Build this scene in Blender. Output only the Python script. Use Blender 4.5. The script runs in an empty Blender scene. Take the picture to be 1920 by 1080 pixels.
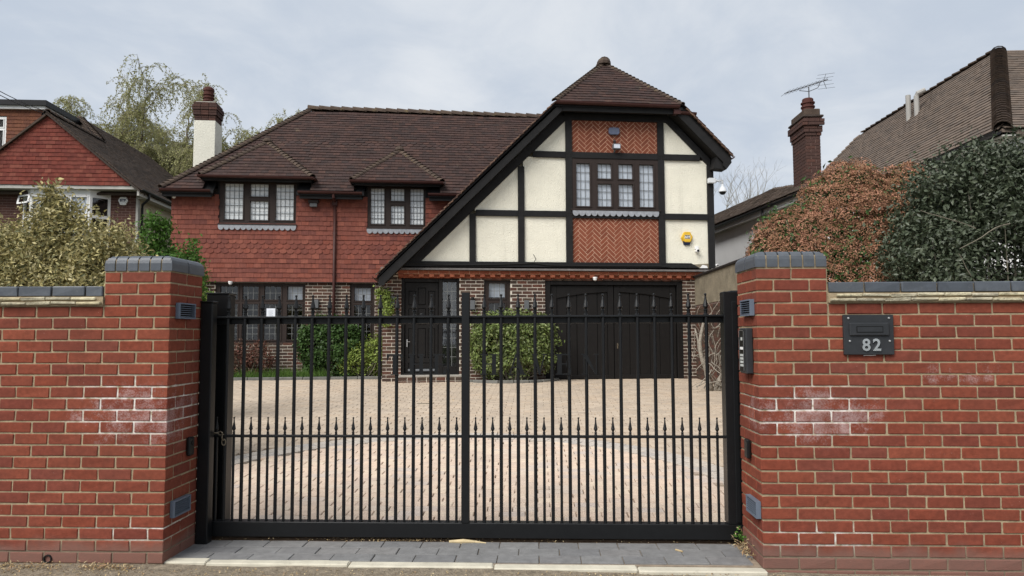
import bpy, bmesh, math, random
import numpy as np
from mathutils import Vector, Matrix, noise
R=math.radians
random.seed(7); rng=np.random.default_rng(7)
S=bpy.context.scene; COL=S.collection

# ------------------------------------------------------------------ camera
cam=bpy.data.cameras.new('camera'); camo=bpy.data.objects.new('camera',cam); COL.objects.link(camo)
cam.sensor_width=36; cam.lens=36*1332/1920; cam.clip_start=.05; cam.clip_end=2000
EYE=Vector((0,0,1.47))
CAMR=(Matrix.Rotation(R(2.0),3,'Z')@Matrix.Rotation(math.pi/2+math.atan(88/1332),3,'X')@Matrix.Rotation(R(-.17),3,'Z'))
camo.matrix_world=Matrix.Translation(EYE)@CAMR.to_4x4(); S.camera=camo
# ------------------------------------------------------------------ world / sun / exposure
SUN_EL,SUN_AZ=46,-38        # azimuth of the light source measured from -Y towards -X
w=bpy.data.worlds.new('World'); S.world=w; w.use_nodes=True
nt=w.node_tree; nt.nodes.clear(); N=nt.nodes.new; L=nt.links.new
def sock(nt,node,i,v):
    if isinstance(v,bpy.types.NodeSocket): nt.links.new(v,node.inputs[i])
    elif v is not None:
        node.inputs[i].default_value=v
def math_(nt,op,a,b=None,c=None,clamp=False):
    n=nt.nodes.new('ShaderNodeMath'); n.operation=op; n.use_clamp=clamp
    sock(nt,n,0,a); sock(nt,n,1,b); sock(nt,n,2,c); return n.outputs[0]
def mix_(nt,f,a,b,mode='MIX'):
    n=nt.nodes.new('ShaderNodeMix'); n.data_type='RGBA'; n.blend_type=mode; n.clamp_result=False
    sock(nt,n,0,f)
    for i,v in ((6,a),(7,b)):
        if not isinstance(v,bpy.types.NodeSocket) and len(v)==3: v=(*v,1)
        sock(nt,n,i,v)
    return n.outputs[2]
def noise_(nt,vec,scale,detail=4,rough=.55,dist=0):
    n=nt.nodes.new('ShaderNodeTexNoise'); n.inputs['Scale'].default_value=scale; n.inputs['Detail'].default_value=detail
    n.inputs['Roughness'].default_value=rough; n.inputs['Distortion'].default_value=dist
    if vec is not None: nt.links.new(vec,n.inputs['Vector'])
    return n.outputs[0]
def mapr(nt,v,a,b,c=0,d=1,smooth=False):
    n=nt.nodes.new('ShaderNodeMapRange'); n.interpolation_type='SMOOTHSTEP' if smooth else 'LINEAR'
    sock(nt,n,0,v); 
    for i,x in enumerate((a,b,c,d)): n.inputs[i+1].default_value=x
    return n.outputs[0]
sky=N('ShaderNodeTexSky'); sky.sky_type='NISHITA'; sky.sun_disc=False; sky.sun_elevation=R(SUN_EL); sky.sun_rotation=R(180+SUN_AZ)
tc=N('ShaderNodeTexCoord'); sep=N('ShaderNodeSeparateXYZ'); L(tc.outputs['Generated'],sep.inputs[0])
zz=math_(nt,'ADD',math_(nt,'MAXIMUM',sep.outputs[2],0),.22)
cv=N('ShaderNodeCombineXYZ'); L(math_(nt,'DIVIDE',sep.outputs[0],zz),cv.inputs[0]); L(math_(nt,'DIVIDE',sep.outputs[1],zz),cv.inputs[1])
n1=noise_(nt,cv.outputs[0],1.1,6,.55,.3); n2=noise_(nt,cv.outputs[0],3.1,7,.6,.5)
m1=mapr(nt,math_(nt,'ADD',math_(nt,'MULTIPLY',n1,.65),math_(nt,'MULTIPLY',n2,.35)),.36,.66,smooth=True)
cloud=mix_(nt,m1,(1.86,2.08,2.40),(2.68,2.78,2.90))
skd=nt.nodes.new('ShaderNodeVectorMath'); skd.operation='SCALE'; L(sky.outputs[0],skd.inputs[0]); skd.inputs['Scale'].default_value=.36
col=mix_(nt,.93,skd.outputs[0],cloud)
bg=N('ShaderNodeBackground'); bg.inputs[1].default_value=.1; L(col,bg.inputs[0]); wo=N('ShaderNodeOutputWorld'); L(bg.outputs[0],wo.inputs[0])
sl=bpy.data.lights.new('sun','SUN'); sl.energy=1.5; sl.angle=R(40); sl.color=(1,.965,.92); so=bpy.data.objects.new('sun',sl); COL.objects.link(so)
sd=Vector((math.sin(R(SUN_AZ))*math.cos(R(SUN_EL)),-math.cos(R(SUN_AZ))*math.cos(R(SUN_EL)),math.sin(R(SUN_EL))))
so.rotation_euler=sd.to_track_quat('Z','Y').to_euler(); so.location=(-20,-10,30)
vs=S.view_settings; vs.view_transform='Standard'; vs.look='None'; vs.gamma=1; vs.use_curve_mapping=False; vs.exposure=1.62
S.render.engine='CYCLES'; S.cycles.max_bounces=8; S.cycles.transparent_max_bounces=16

# ------------------------------------------------------------------ materials
MATS={}
def lin(r,g,b): 
    f=lambda c:(c/255/12.92) if c/255<=.04045 else ((c/255+.055)/1.055)**2.4
    return (f(r),f(g),f(b))
def mk(name,cols,rough=.8,nscale=8,namt=.25,bscale=60,bstr=.25,bdist=.004,spec=.16,metal=0,post=None,pos=True,trans=0,aniso=None):
    m=bpy.data.materials.new(name); m.use_nodes=True; t=m.node_tree; t.nodes.clear()
    out=t.nodes.new('ShaderNodeOutputMaterial'); bs=t.nodes.new('ShaderNodeBsdfPrincipled'); t.links.new(bs.outputs[0],out.inputs[0])
    at=t.nodes.new('ShaderNodeAttribute'); at.attribute_name='rnd'; oi=t.nodes.new('ShaderNodeObjectInfo')
    rnd=math_(t,'FRACT',math_(t,'ADD',at.outputs['Fac'],oi.outputs['Random']))
    rp=t.nodes.new('ShaderNodeValToRGB'); e=rp.color_ramp.elements
    cols=[(*c,1) for c in cols]
    if len(cols)==1: cols=cols*2
    e[0].position=0; e[0].color=cols[0]; e[1].position=1; e[1].color=cols[-1]
    for i,c in enumerate(cols[1:-1]): x=e.new((i+1)/(len(cols)-1)); x.color=c
    t.links.new(rnd,rp.inputs[0]); c=rp.outputs[0]
    geo=t.nodes.new('ShaderNodeNewGeometry'); P=geo.outputs['Position']
    if aniso:
        mp=t.nodes.new('ShaderNodeMapping'); mp.inputs['Scale'].default_value=aniso; t.links.new(P,mp.inputs[0]); PN=mp.outputs[0]
    else: PN=P
    if namt>0:
        v=mapr(t,noise_(t,PN,nscale,5,.6),.25,.75,1-namt,1+namt)
        g=t.nodes.new('ShaderNodeCombineColor'); [t.links.new(v,g.inputs[i]) for i in range(3)]
        c=mix_(t,1.0,c,g.outputs[0],'MULTIPLY')
    if post: c=post(t,c,P,rnd,bs)
    t.links.new(c,bs.inputs['Base Color'])
    bs.inputs['Roughness'].default_value=rough; bs.inputs['Specular IOR Level'].default_value=spec; bs.inputs['Metallic'].default_value=metal
    if bstr>0:
        b=t.nodes.new('ShaderNodeBump'); b.inputs['Strength'].default_value=bstr; b.inputs['Distance'].default_value=bdist
        t.links.new(noise_(t,PN,bscale,4,.6),b.inputs['Height']); t.links.new(b.outputs[0],bs.inputs['Normal'])
    if trans>0:
        tr=t.nodes.new('ShaderNodeBsdfTranslucent'); t.links.new(c,tr.inputs[0]); mx=t.nodes.new('ShaderNodeMixShader'); mx.inputs[0].default_value=trans
        t.links.new(bs.outputs[0],mx.inputs[1]); t.links.new(tr.outputs[0],mx.inputs[2]); t.links.new(mx.outputs[0],out.inputs[0])
    MATS[name]=m; return m
def blob(t,P,c,rad):
    a=t.nodes.new('ShaderNodeVectorMath'); a.operation='SUBTRACT'; t.links.new(P,a.inputs[0]); a.inputs[1].default_value=c
    b=t.nodes.new('ShaderNodeVectorMath'); b.operation='DIVIDE'; t.links.new(a.outputs[0],b.inputs[0]); b.inputs[1].default_value=rad
    d=t.nodes.new('ShaderNodeVectorMath'); d.operation='LENGTH'; t.links.new(b.outputs[0],d.inputs[0])
    return mapr(t,d.outputs['Value'],1.0,.2,0,1,True)
def efflor(t,c,P,rnd,bs,gain=1.0,light=(.5,.40,.39)):
    f=math_(t,'MAXIMUM',blob(t,P,(-2.62,4.6,.95),(.58,.7,.31)),blob(t,P,(1.75,4.6,.95),(.62,.6,.26)))
    f=math_(t,'MAXIMUM',f,math_(t,'MULTIPLY',blob(t,P,(2.6,4.6,1.22),(.5,.5,.12)),.6))
    n=noise_(t,P,95,6,.75); n2=noise_(t,P,9,4,.6)
    s=math_(t,'ADD',math_(t,'MULTIPLY',n,1.5),math_(t,'ADD',math_(t,'MULTIPLY',n2,1.3),math_(t,'ADD',math_(t,'MULTIPLY',f,.45),math_(t,'MULTIPLY',math_(t,'FRACT',math_(t,'MULTIPLY',rnd,7.3)),.28))))
    k=math_(t,'MULTIPLY',mapr(t,s,1.80,2.4,0,.66*gain),math_(t,'MULTIPLY',f,2.2,clamp=True),clamp=True)
    c=mix_(t,k,c,light)
    c=mix_(t,mapr(t,noise_(t,P,1.6,6,.65),.46,.72,0,.5),c,(.105,.036,.025))
    # pale flecks and chips
    fl=mapr(t,noise_(t,P,140,2,.5),.735,.76,0,.5); c=mix_(t,fl,c,(.55,.42,.36))
    sp=t.nodes.new('ShaderNodeSeparateXYZ'); t.links.new(P,sp.inputs[0])
    zl=math_(t,'ADD',sp.outputs[2],math_(t,'MULTIPLY',noise_(t,P,5,3),.16))
    k2=mapr(t,zl,.27,.17,0,.62,True); c=mix_(t,k2,c,(.175,.115,.095)); return c
def mortar_post(t,c,P,rnd,bs):
    f=math_(t,'MAXIMUM',blob(t,P,(-2.6,4.6,1.0),(.6,.7,.3)),blob(t,P,(1.7,4.6,.98),(.6,.6,.26)))
    f=math_(t,'MAXIMUM',f,math_(t,'MULTIPLY',math_(t,'MAXIMUM',blob(t,P,(-2.55,4.6,.22),(.5,.5,.1)),blob(t,P,(1.75,4.6,.2),(.5,.5,.14))),.8))
    c=mix_(t,math_(t,'MULTIPLY',math_(t,'MULTIPLY',f,1.5),mapr(t,noise_(t,P,18,4),.35,.6),clamp=True),c,(.66,.62,.57))
    sp=t.nodes.new('ShaderNodeSeparateXYZ'); t.links.new(P,sp.inputs[0])
    c=mix_(t,mapr(t,sp.outputs[2],.2,.1,0,.7),c,(.13,.10,.08)); return c
def patch(colr,scale,lo,hi,amt,detail=5):
    def f(t,c,P,rnd,bs): return mix_(t,mapr(t,noise_(t,P,scale,detail,.65),lo,hi,0,amt),c,colr)
    return f
def multi(*fs):
    def f(t,c,P,rnd,bs):
        for g in fs: c=g(t,c,P,rnd,bs)
        return c
    return f
def streak(colr,lo,hi,amt,sc=(7,7,.5)):
    def f(t,c,P,rnd,bs):
        mp=t.nodes.new('ShaderNodeMapping'); mp.inputs['Scale'].default_value=sc; t.links.new(P,mp.inputs[0])
        return mix_(t,math_(t,'MULTIPLY',mapr(t,noise_(t,mp.outputs[0],1.0,6,.65),lo,hi,0,amt),mapr(t,noise_(t,P,1.3,3),.35,.65)),c,colr)
    return f
mk('brick_red',[(.196,.049,.027),(.174,.044,.026),(.21,.058,.033),(.15,.040,.027),(.188,.048,.028),(.165,.049,.034),(.202,.051,.028)],.88,34,.24,170,.6,.004,post=efflor)
mk('mortar_sand',[(.315,.25,.16)],.95,24,.3,120,.9,.004,post=multi(patch((.17,.135,.09),5,.5,.72,.55,8),mortar_post))
mk('brick_blue',[(.055,.064,.078),(.07,.08,.095),(.062,.07,.08)],.45,14,.22,90,.25,.003,spec=.5,post=patch((.16,.16,.15),30,.6,.75,.4))
mk('creasing',[(.46,.40,.25),(.36,.33,.25),(.52,.47,.32)],.95,22,.35,70,.9,.01,post=patch((.10,.095,.08),16,.55,.7,.7))
mk('brick_house',[(.075,.046,.034),(.062,.042,.034),(.10,.05,.036),(.07,.05,.036),(.055,.038,.032),(.12,.052,.036)],.9,20,.25,120,.4)
mk('mortar_pale',[(.58,.53,.45)],.95,16,.2,100,.5)
mk('brick_nb',[(.088,.042,.034),(.078,.04,.034),(.10,.046,.036)],.9,20,.2,120,.3)
mk('mortar_nb',[(.19,.13,.11)],.95,16,.2,100,.5)
mk('brick_dentil',[(.27,.085,.045),(.30,.10,.055),(.24,.07,.04)],.9,30,.25,120,.4)
mk('brick_herring',[(.185,.058,.033),(.21,.066,.038),(.165,.052,.031)],.88,30,.15,120,.3)
mk('mortar_pink',[(.66,.46,.33)],.95,20,.12,100,.3)
mk('wall_tile',[(.185,.058,.04),(.14,.049,.038),(.225,.078,.055),(.125,.045,.037),(.19,.064,.046),(.16,.055,.042),(.21,.068,.047)],.85,22,.22,90,.4,aniso=(1,1,.35),
   post=patch((.36,.15,.10),26,.6,.78,.45))
mk('wall_tile_nb',[(.145,.036,.026),(.125,.034,.026),(.17,.044,.031),(.13,.034,.026),(.19,.06,.042)],.85,10,.25,90,.4,post=patch((.33,.15,.11),9,.64,.74,.5))
mk('wall_tile_brown',[(.14,.058,.036),(.16,.066,.038),(.12,.05,.034)],.85,14,.25,90,.4)
mk('roof_tile',[(.044,.028,.025),(.054,.032,.027),(.037,.026,.024),(.05,.031,.028),(.066,.037,.030)],.85,6,.25,60,.5,
   post=multi(patch((.14,.115,.075),5,.62,.74,.55,8),patch((.19,.10,.07),11,.66,.76,.35)))
mk('hip_tile',[(.070,.052,.042),(.085,.062,.047),(.058,.043,.036)],.95,10,.3,60,.6,post=patch((.19,.145,.06),6,.58,.7,.55,8))
mk('verge_mortar',[(.12,.075,.055),(.16,.10,.07),(.09,.06,.048)],.95,14,.3,60,.6)
mk('roof_nb',[(.062,.046,.037),(.078,.056,.043),(.05,.04,.035)],.9,8,.3,60,.6,post=patch((.11,.09,.06),7,.6,.72,.5,8))
mk('roof_right',[(.125,.098,.08),(.15,.116,.093),(.105,.086,.073)],.9,6,.2,60,.5,post=patch((.13,.115,.085),9,.58,.7,.4,8))
mk('render_cream',[(.79,.76,.64)],.95,3,.06,55,1.0,.02,post=multi(streak((.45,.43,.35),.55,.8,.45),patch((.47,.45,.36),2.2,.6,.85,.4,9),patch((.36,.33,.26),14,.72,.8,.3)))
mk('render_chim',[(.70,.68,.59)],.95,3,.06,55,1.0,.02,post=patch((.42,.41,.36),2.5,.6,.8,.4,8))
mk('render_old',[(.21,.18,.13)],.95,4,.3,30,.7,.02,post=patch((.33,.29,.22),6,.6,.72,.5))
mk('render_beige',[(.40,.35,.25)],.95,3,.1,60,.6,.01)
mk('timber_black',[(.012,.012,.013),(.016,.0155,.0155)],.6,9,.25,30,.35,.004,aniso=(1,1,1),post=patch((.055,.054,.05),40,.62,.72,.5))
mk('frame_brown',[(.034,.025,.022)],.45,12,.12,60,.08)
mk('frame_dark',[(.018,.016,.015)],.5,12,.12,40,.1)
mk('door_dark',[(.0125,.0115,.011)],.5,9,.15,40,.15)
mk('gutter_brown',[(.055,.024,.021)],.42,9,.15,40,.05)
mk('gutter_black',[(.017,.017,.018)],.4,9,.15,40,.05)
mk('gate_black',[(.0062,.0068,.0076)],.4,18,.2,90,.12,.002,spec=.3,post=patch((.04,.04,.038),45,.68,.76,.35))
mk('lead',[(.27,.285,.31)],.6,12,.22,30,.3,post=patch((.5,.51,.53),14,.6,.75,.5))
mk('flashing',[(.13,.12,.115)],.8,14,.3,40,.5,post=patch((.42,.4,.38),9,.6,.72,.6,8))
mk('lead_came',[(.16,.17,.18)],.5,12,.1,30,0)
mk('came_light',[(.17,.175,.17)],.5,12,.1,30,0)
mk('pvc_white',[(.72,.72,.71)],.4,6,.05,30,0)
mk('soffit_white',[(.40,.39,.36)],.7,6,.15,30,0)
mk('wall_white',[(.84,.84,.83)],.9,2,.05,50,.3)
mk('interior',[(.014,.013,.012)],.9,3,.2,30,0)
mk('blind',[(.66,.68,.69),(.76,.77,.77)],.9,4,.08,30,0,aniso=(1,1,9))
mk('net',[(.52,.56,.62)],.9,5,.15,30,0,aniso=(14,14,1))
mk('paper',[(.70,.74,.80)],.8,20,.05,60,0)
mk('concrete',[(.30,.28,.25),(.34,.32,.28)],.95,9,.25,80,.6)
mk('kerb_cream',[(.50,.47,.38),(.46,.43,.35)],.9,9,.18,70,.4,post=patch((.2,.18,.14),18,.6,.75,.5))
mk('kerb_grey',[(.13,.13,.12),(.16,.155,.14)],.9,9,.25,70,.5)
mk('slab',[(.20,.19,.175),(.235,.225,.205)],.9,7,.22,60,.5)
mk('paver_dark',[(.165,.165,.165),(.185,.184,.182),(.15,.15,.152),(.195,.19,.185)],.9,16,.2,110,.7,post=multi(patch((.24,.235,.22),6,.62,.76,.5),patch((.35,.34,.32),160,.7,.74,.5)))
mk('paver_buff',[(.41,.335,.255),(.46,.38,.295),(.37,.305,.24),(.44,.35,.26)],.95,16,.16,90,.5,post=multi(patch((.34,.29,.23),1.0,.5,.72,.5,8),patch((.25,.22,.17),12,.64,.74,.4)))
mk('paver_pink',[(.54,.425,.335),(.58,.455,.355),(.50,.40,.325),(.59,.48,.37),(.48,.405,.35)],.95,16,.14,90,.5,post=multi(patch((.36,.30,.24),1.2,.5,.72,.5,8),patch((.24,.22,.17),14,.64,.74,.4)))
mk('paver_grey',[(.40,.36,.32),(.45,.40,.34),(.35,.325,.30)],.95,16,.2,90,.5)
mk('joint_sand',[(.25,.20,.15)],.97,20,.3,90,.6)
mk('soil',[(.075,.06,.045)],.98,14,.4,40,1.0,.03)
mk('dirt',[(.21,.175,.13)],.98,18,.4,60,1.0,.02,post=patch((.34,.29,.2),40,.55,.7,.6))
mk('asphalt',[(.06,.06,.06)],.95,12,.2,150,.6)
mk('grassland',[(.05,.065,.025)],.95,3,.4,30,1,.05)
mk('grass',[(.085,.16,.03),(.12,.2,.045),(.06,.12,.025)],.6,3,.1,30,0,trans=.3)
mk('litter',[(.48,.36,.17),(.33,.24,.13),(.58,.47,.28),(.21,.15,.1),(.42,.26,.13)],.8,20,.2,30,0,trans=.15)
mk('wood_bark',[(.17,.14,.105)],.95,14,.4,40,1.0,.02)
mk('bark_pale',[(.30,.27,.225)],.95,14,.35,40,1.0,.02)
mk('twig',[(.17,.15,.12),(.22,.2,.15)],.9,5,.3,30,0)
mk('leaf_varieg',[(.55,.47,.22),(.14,.14,.06),(.62,.55,.32),(.36,.31,.12),(.11,.12,.06),(.50,.43,.2),(.22,.2,.08)],.55,3,.1,30,0,trans=.2)
mk('leaf_green',[(.06,.13,.022),(.08,.17,.03),(.05,.10,.02)],.45,3,.1,30,0,trans=.22)
mk('leaf_dark',[(.032,.062,.02),(.045,.085,.024),(.06,.115,.03),(.038,.065,.025)],.38,3,.1,30,0,trans=.15)
mk('leaf_holly',[(.036,.050,.026),(.055,.072,.040),(.095,.112,.070),(.030,.043,.022),(.068,.084,.05)],.45,3,.1,30,0,spec=.4,trans=.08)
mk('leaf_hedge',[(.11,.16,.04),(.19,.24,.075),(.075,.11,.035),(.28,.32,.14),(.10,.13,.05)],.38,3,.1,30,0,trans=.15)
mk('leaf_lime',[(.20,.27,.055),(.27,.33,.085),(.13,.19,.045)],.45,3,.1,30,0,trans=.2)
mk('leaf_rust',[(.12,.055,.04),(.09,.05,.035),(.15,.06,.045),(.07,.06,.035)],.6,3,.1,30,0,trans=.1)
mk('leaf_red',[(.26,.065,.05),(.2,.05,.045),(.3,.09,.06)],.4,3,.1,30,0,trans=.2)
mk('floret',[(.41,.20,.13),(.33,.17,.105),(.47,.245,.165),(.28,.15,.085),(.24,.15,.08)],.8,3,.1,30,0,trans=.15)
mk('leaf_birch',[(.32,.325,.14),(.39,.38,.18),(.26,.265,.115),(.33,.29,.16)],.6,3,.1,30,0,trans=.35)
mk('charcoal',[(.024,.026,.029)],.45,12,.2,60,.1,spec=.3,post=patch((.06,.06,.058),30,.62,.75,.35))
mk('grey_plastic',[(.115,.12,.125)],.5,6,.05,30,0)
mk('vent_grey',[(.115,.14,.18)],.45,6,.1,30,0)
mk('plaque_blue',[(.115,.135,.20)],.5,8,.2,30,0)
mk('cam_white',[(.60,.62,.64)],.4,6,.05,30,0)
mk('chrome',[(.8,.8,.8)],.22,6,.03,30,0,metal=1)
mk('adt_yellow',[(.65,.40,.035)],.45,6,.04,30,0)
mk('adt_blue',[(.018,.025,.06)],.4,6,.04,30,0)
mk('black',[(.01,.01,.01)],.4,6,.04,30,0)
mk('white',[(.75,.75,.74)],.5,6,.04,30,0)
mk('chain_steel',[(.2,.165,.12)],.45,30,.3,60,.2,metal=.7)
mk('rust_track',[(.11,.075,.05)],.7,30,.35,60,.5,metal=.3)
mk('pot',[(.075,.030,.025)],.85,9,.25,60,.4)
mk('brick_chim',[(.070,.038,.032),(.060,.036,.031),(.085,.042,.033)],.9,18,.25,90,.5)
mk('alu',[(.45,.45,.45)],.4,6,.1,30,0,metal=.8)
mk('aerial_grey',[(.075,.075,.078)],.5,6,.1,30,0)
mk('flue_grey',[(.33,.32,.30)],.5,6,.1,30,0)
mk('cable',[(.02,.02,.02)],.6,6,.1,30,0)
mk('panel_light',[(.5,.52,.5)],.3,6,.1,30,0)
def glass():
    m=bpy.data.materials.new('glass'); m.use_nodes=True; t=m.node_tree; t.nodes.clear()
    o=t.nodes.new('ShaderNodeOutputMaterial'); tr=t.nodes.new('ShaderNodeBsdfTransparent'); gl=t.nodes.new('ShaderNodeBsdfGlossy'); gl.inputs['Roughness'].default_value=.03
    tr.inputs[0].default_value=(.97,.98,.98,1); lw=t.nodes.new('ShaderNodeLayerWeight'); lw.inputs[0].default_value=.5; fr=math_(t,'ADD',.085,math_(t,'MULTIPLY',math_(t,'POWER',lw.outputs['Facing'],4.0),.9),clamp=True); mx=t.nodes.new('ShaderNodeMixShader')
    g=t.nodes.new('ShaderNodeNewGeometry'); b=t.nodes.new('ShaderNodeBump'); b.inputs['Strength'].default_value=.03; b.inputs['Distance'].default_value=.02
    t.links.new(noise_(t,g.outputs['Position'],4,2),b.inputs['Height']); t.links.new(b.outputs[0],gl.inputs['Normal'])
    t.links.new(fr,mx.inputs[0]); t.links.new(tr.outputs[0],mx.inputs[1]); t.links.new(gl.outputs[0],mx.inputs[2]); t.links.new(mx.outputs[0],o.inputs[0]); MATS['glass']=m
glass()

# ------------------------------------------------------------------ helpers
def raw_mesh(name,v,f,rnd=None,mat=None,smooth=False):
    me=bpy.data.meshes.new(name); me.from_pydata([tuple(map(float,p)) for p in v],[],f); 
    if rnd is not None:
        a=me.attributes.new('rnd','FLOAT','FACE'); a.data.foreach_set('value',np.asarray(rnd,dtype=np.float32))
    if mat: me.materials.append(MATS[mat])
    if smooth: me.polygons.foreach_set('use_smooth',[True]*len(me.polygons))
    me.update(); return me
def fix_normals(me):
    bm=bmesh.new(); bm.from_mesh(me); bmesh.ops.recalc_face_normals(bm,faces=bm.faces); bm.to_mesh(me); bm.free()
def link(name,me,parent=None,mw=None):
    o=bpy.data.objects.new(name,me); COL.objects.link(o)
    if parent: o.parent=parent
    if mw is not None: o.matrix_local=mw
    return o
def tag(o,label=None,cat=None,group=None,kind=None):
    if label: o['label']=label
    if cat: o['category']=cat
    if group: o['group']=group
    if kind: o['kind']=kind
    return o
def thing(name,loc,label,cat,rz=0,group=None):
    o=bpy.data.objects.new(name,None); o.empty_display_size=.2; COL.objects.link(o); o.location=loc; o.rotation_euler=(0,0,rz); tag(o,label,cat,group)
    o['_mw']=0; del o['_mw']; return o
def wm(o):   # world matrix without depsgraph
    m=Matrix.LocRotScale(o.location,o.rotation_euler,o.scale)
    return (wm(o.parent)@m) if o.parent else m
class MB:
    def __init__(s): s.v=[]; s.f=[]; s.r=[]
    def add(s,v,f,r=None):
        b=len(s.v); s.v+= [tuple(p) for p in v]; s.f+=[tuple(i+b for i in q) for q in f]; s.r+=[random.random() if r is None else r]*len(f); return s
    def box(s,x0,x1,y0,y1,z0,z1,r=None):
        x0,x1=min(x0,x1),max(x0,x1); y0,y1=min(y0,y1),max(y0,y1); z0,z1=min(z0,z1),max(z0,z1)
        return s.add([(x0,y0,z0),(x1,y0,z0),(x1,y1,z0),(x0,y1,z0),(x0,y0,z1),(x1,y0,z1),(x1,y1,z1),(x0,y1,z1)],
              [(0,3,2,1),(4,5,6,7),(0,1,5,4),(1,2,6,5),(2,3,7,6),(3,0,4,7)],r)
    def prism(s,poly,d,r=None):   # poly list of 3d points, extruded by vector d
        n=len(poly); d=Vector(d); a=[Vector(p) for p in poly]; b=[p+d for p in a]
        nm=sum(((a[i].cross(a[(i+1)%n])) for i in range(n)),Vector())
        if nm.dot(d)>0: a,b=b,a
        # a faces outward opposite to d
        f=[tuple(range(n)),tuple(range(2*n-1,n-1,-1))]+[(i,i+n,(i+1)%n+n,(i+1)%n) for i in range(n)]
        if nm.dot(d)>0: f=[tuple(range(n)),tuple(range(2*n-1,n-1,-1))]+[(i,i+n,(i+1)%n+n,(i+1)%n) for i in range(n)]
        return s.add(a+b,f,r)
    def uz(s,poly,v0,v1,r=None):  # polygon in (u,z), between depth v0..v1
        return s.prism([(p[0],v0,p[1]) for p in poly],(0,v1-v0,0),r)
    def tube(s,pts,rad,n=6,r=None,cap=True):
        pts=[Vector(p) for p in pts]; k=len(pts)
        if not isinstance(rad,(list,tuple)): rad=[rad]*k
        vs=[]; up=Vector((.13,.27,.95))
        for i,p in enumerate(pts):
            t=(pts[min(i+1,k-1)]-pts[max(i-1,0)]).normalized()
            a=t.cross(up); 
            if a.length<.05: a=t.cross(Vector((1,0,0)))
            a.normalize(); b=t.cross(a)
            vs+=[p+(a*math.cos(2*math.pi*j/n)+b*math.sin(2*math.pi*j/n))*rad[i] for j in range(n)]
        f=[(i*n+j,i*n+(j+1)%n,(i+1)*n+(j+1)%n,(i+1)*n+j) for i in range(k-1) for j in range(n)]
        if cap: f+=[tuple(range(n-1,-1,-1)),tuple((k-1)*n+j for j in range(n))]
        return s.add(vs,f,r)
    def lathe(s,prof,c=(0,0,0),n=12,r=None,axis='Z'):
        vs=[];k=len(prof)
        for (rr,z) in prof:
            for j in range(n):
                a=2*math.pi*j/n; p=(rr*math.cos(a),rr*math.sin(a),z)
                if axis=='Y': p=(p[0],p[2],p[1])
                if axis=='X': p=(p[2],p[0],p[1])
                vs.append((c[0]+p[0],c[1]+p[1],c[2]+p[2]))
        f=[(i*n+j,i*n+(j+1)%n,(i+1)*n+(j+1)%n,(i+1)*n+j) for i in range(k-1) for j in range(n)]
        f+=[tuple(range(n-1,-1,-1)),tuple((k-1)*n+j for j in range(n))]
        return s.add(vs,f,r)
    def build(s,name,mat,parent=None,smooth=False,kind=None,fix=True,bevel=0):
        me=raw_mesh(name,s.v,s.f,s.r,mat,False)
        if fix: fix_normals(me)
        if bevel:
            bm=bmesh.new(); bm.from_mesh(me); ed=[e for e in bm.edges if len(e.link_faces)==2 and e.calc_face_angle(0)>.6]
            bmesh.ops.bevel(bm,geom=ed,offset=bevel,segments=2 if bevel>.008 else 1,affect='EDGES',profile=.5); bm.to_mesh(me); bm.free()
        if smooth: me.polygons.foreach_set('use_smooth',[True]*len(me.polygons))
        o=link(name,me,parent)
        if kind: o['kind']=kind
        return o
class Unit:
    def __init__(s,v,f): s.v=np.array([tuple(p) for p in v],float); s.f=[tuple(q) for q in f]; s.m={}
    def mesh(s,name,mat):
        k=mat
        if k not in s.m:
            me=raw_mesh(name,s.v,s.f,None,mat); s.m[k]=me
        return s.m[k]
def unit_from_mb(mb):
    me=raw_mesh('u',mb.v,mb.f); fix_normals(me); u=Unit([v.co[:] for v in me.vertices],[tuple(p.vertices) for p in me.polygons]); bpy.data.meshes.remove(me); return u
CAMI=(Matrix.Translation(EYE)@CAMR.to_4x4()).inverted()
def show(p):
    q=CAMI@Vector(p)
    if q.z>-.1: return 1e9
    x=q.x/-q.z*1332; y=q.y/-q.z*1332
    if abs(x)>985 or abs(y)>560: return 1e9
    return -q.z
def pieces(parent,name,items,mat,budget=300,stuff=None):
    """items: (Unit, Matrix, bias). The ones that show largest become objects of their own, the rest one joined part."""
    pw=wm(parent); L=[]
    for it in items:
        k=show(pw@it[1].translation)+(it[2] if len(it)>2 else 0); L.append((k,it))
    L.sort(key=lambda a:a[0]); mb=MB(); n=0
    for k,it in L:
        if n<budget and k<1e8:
            link(name,it[0].mesh(name,mat),parent,it[1]); n+=1
        else:
            M=np.array(it[1]); v=it[0].v@M[:3,:3].T+M[:3,3]; mb.add(v,it[0].f)
    if mb.v: mb.build(stuff or name+'s',mat,parent,kind='stuff',fix=False)
UC={}
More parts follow.
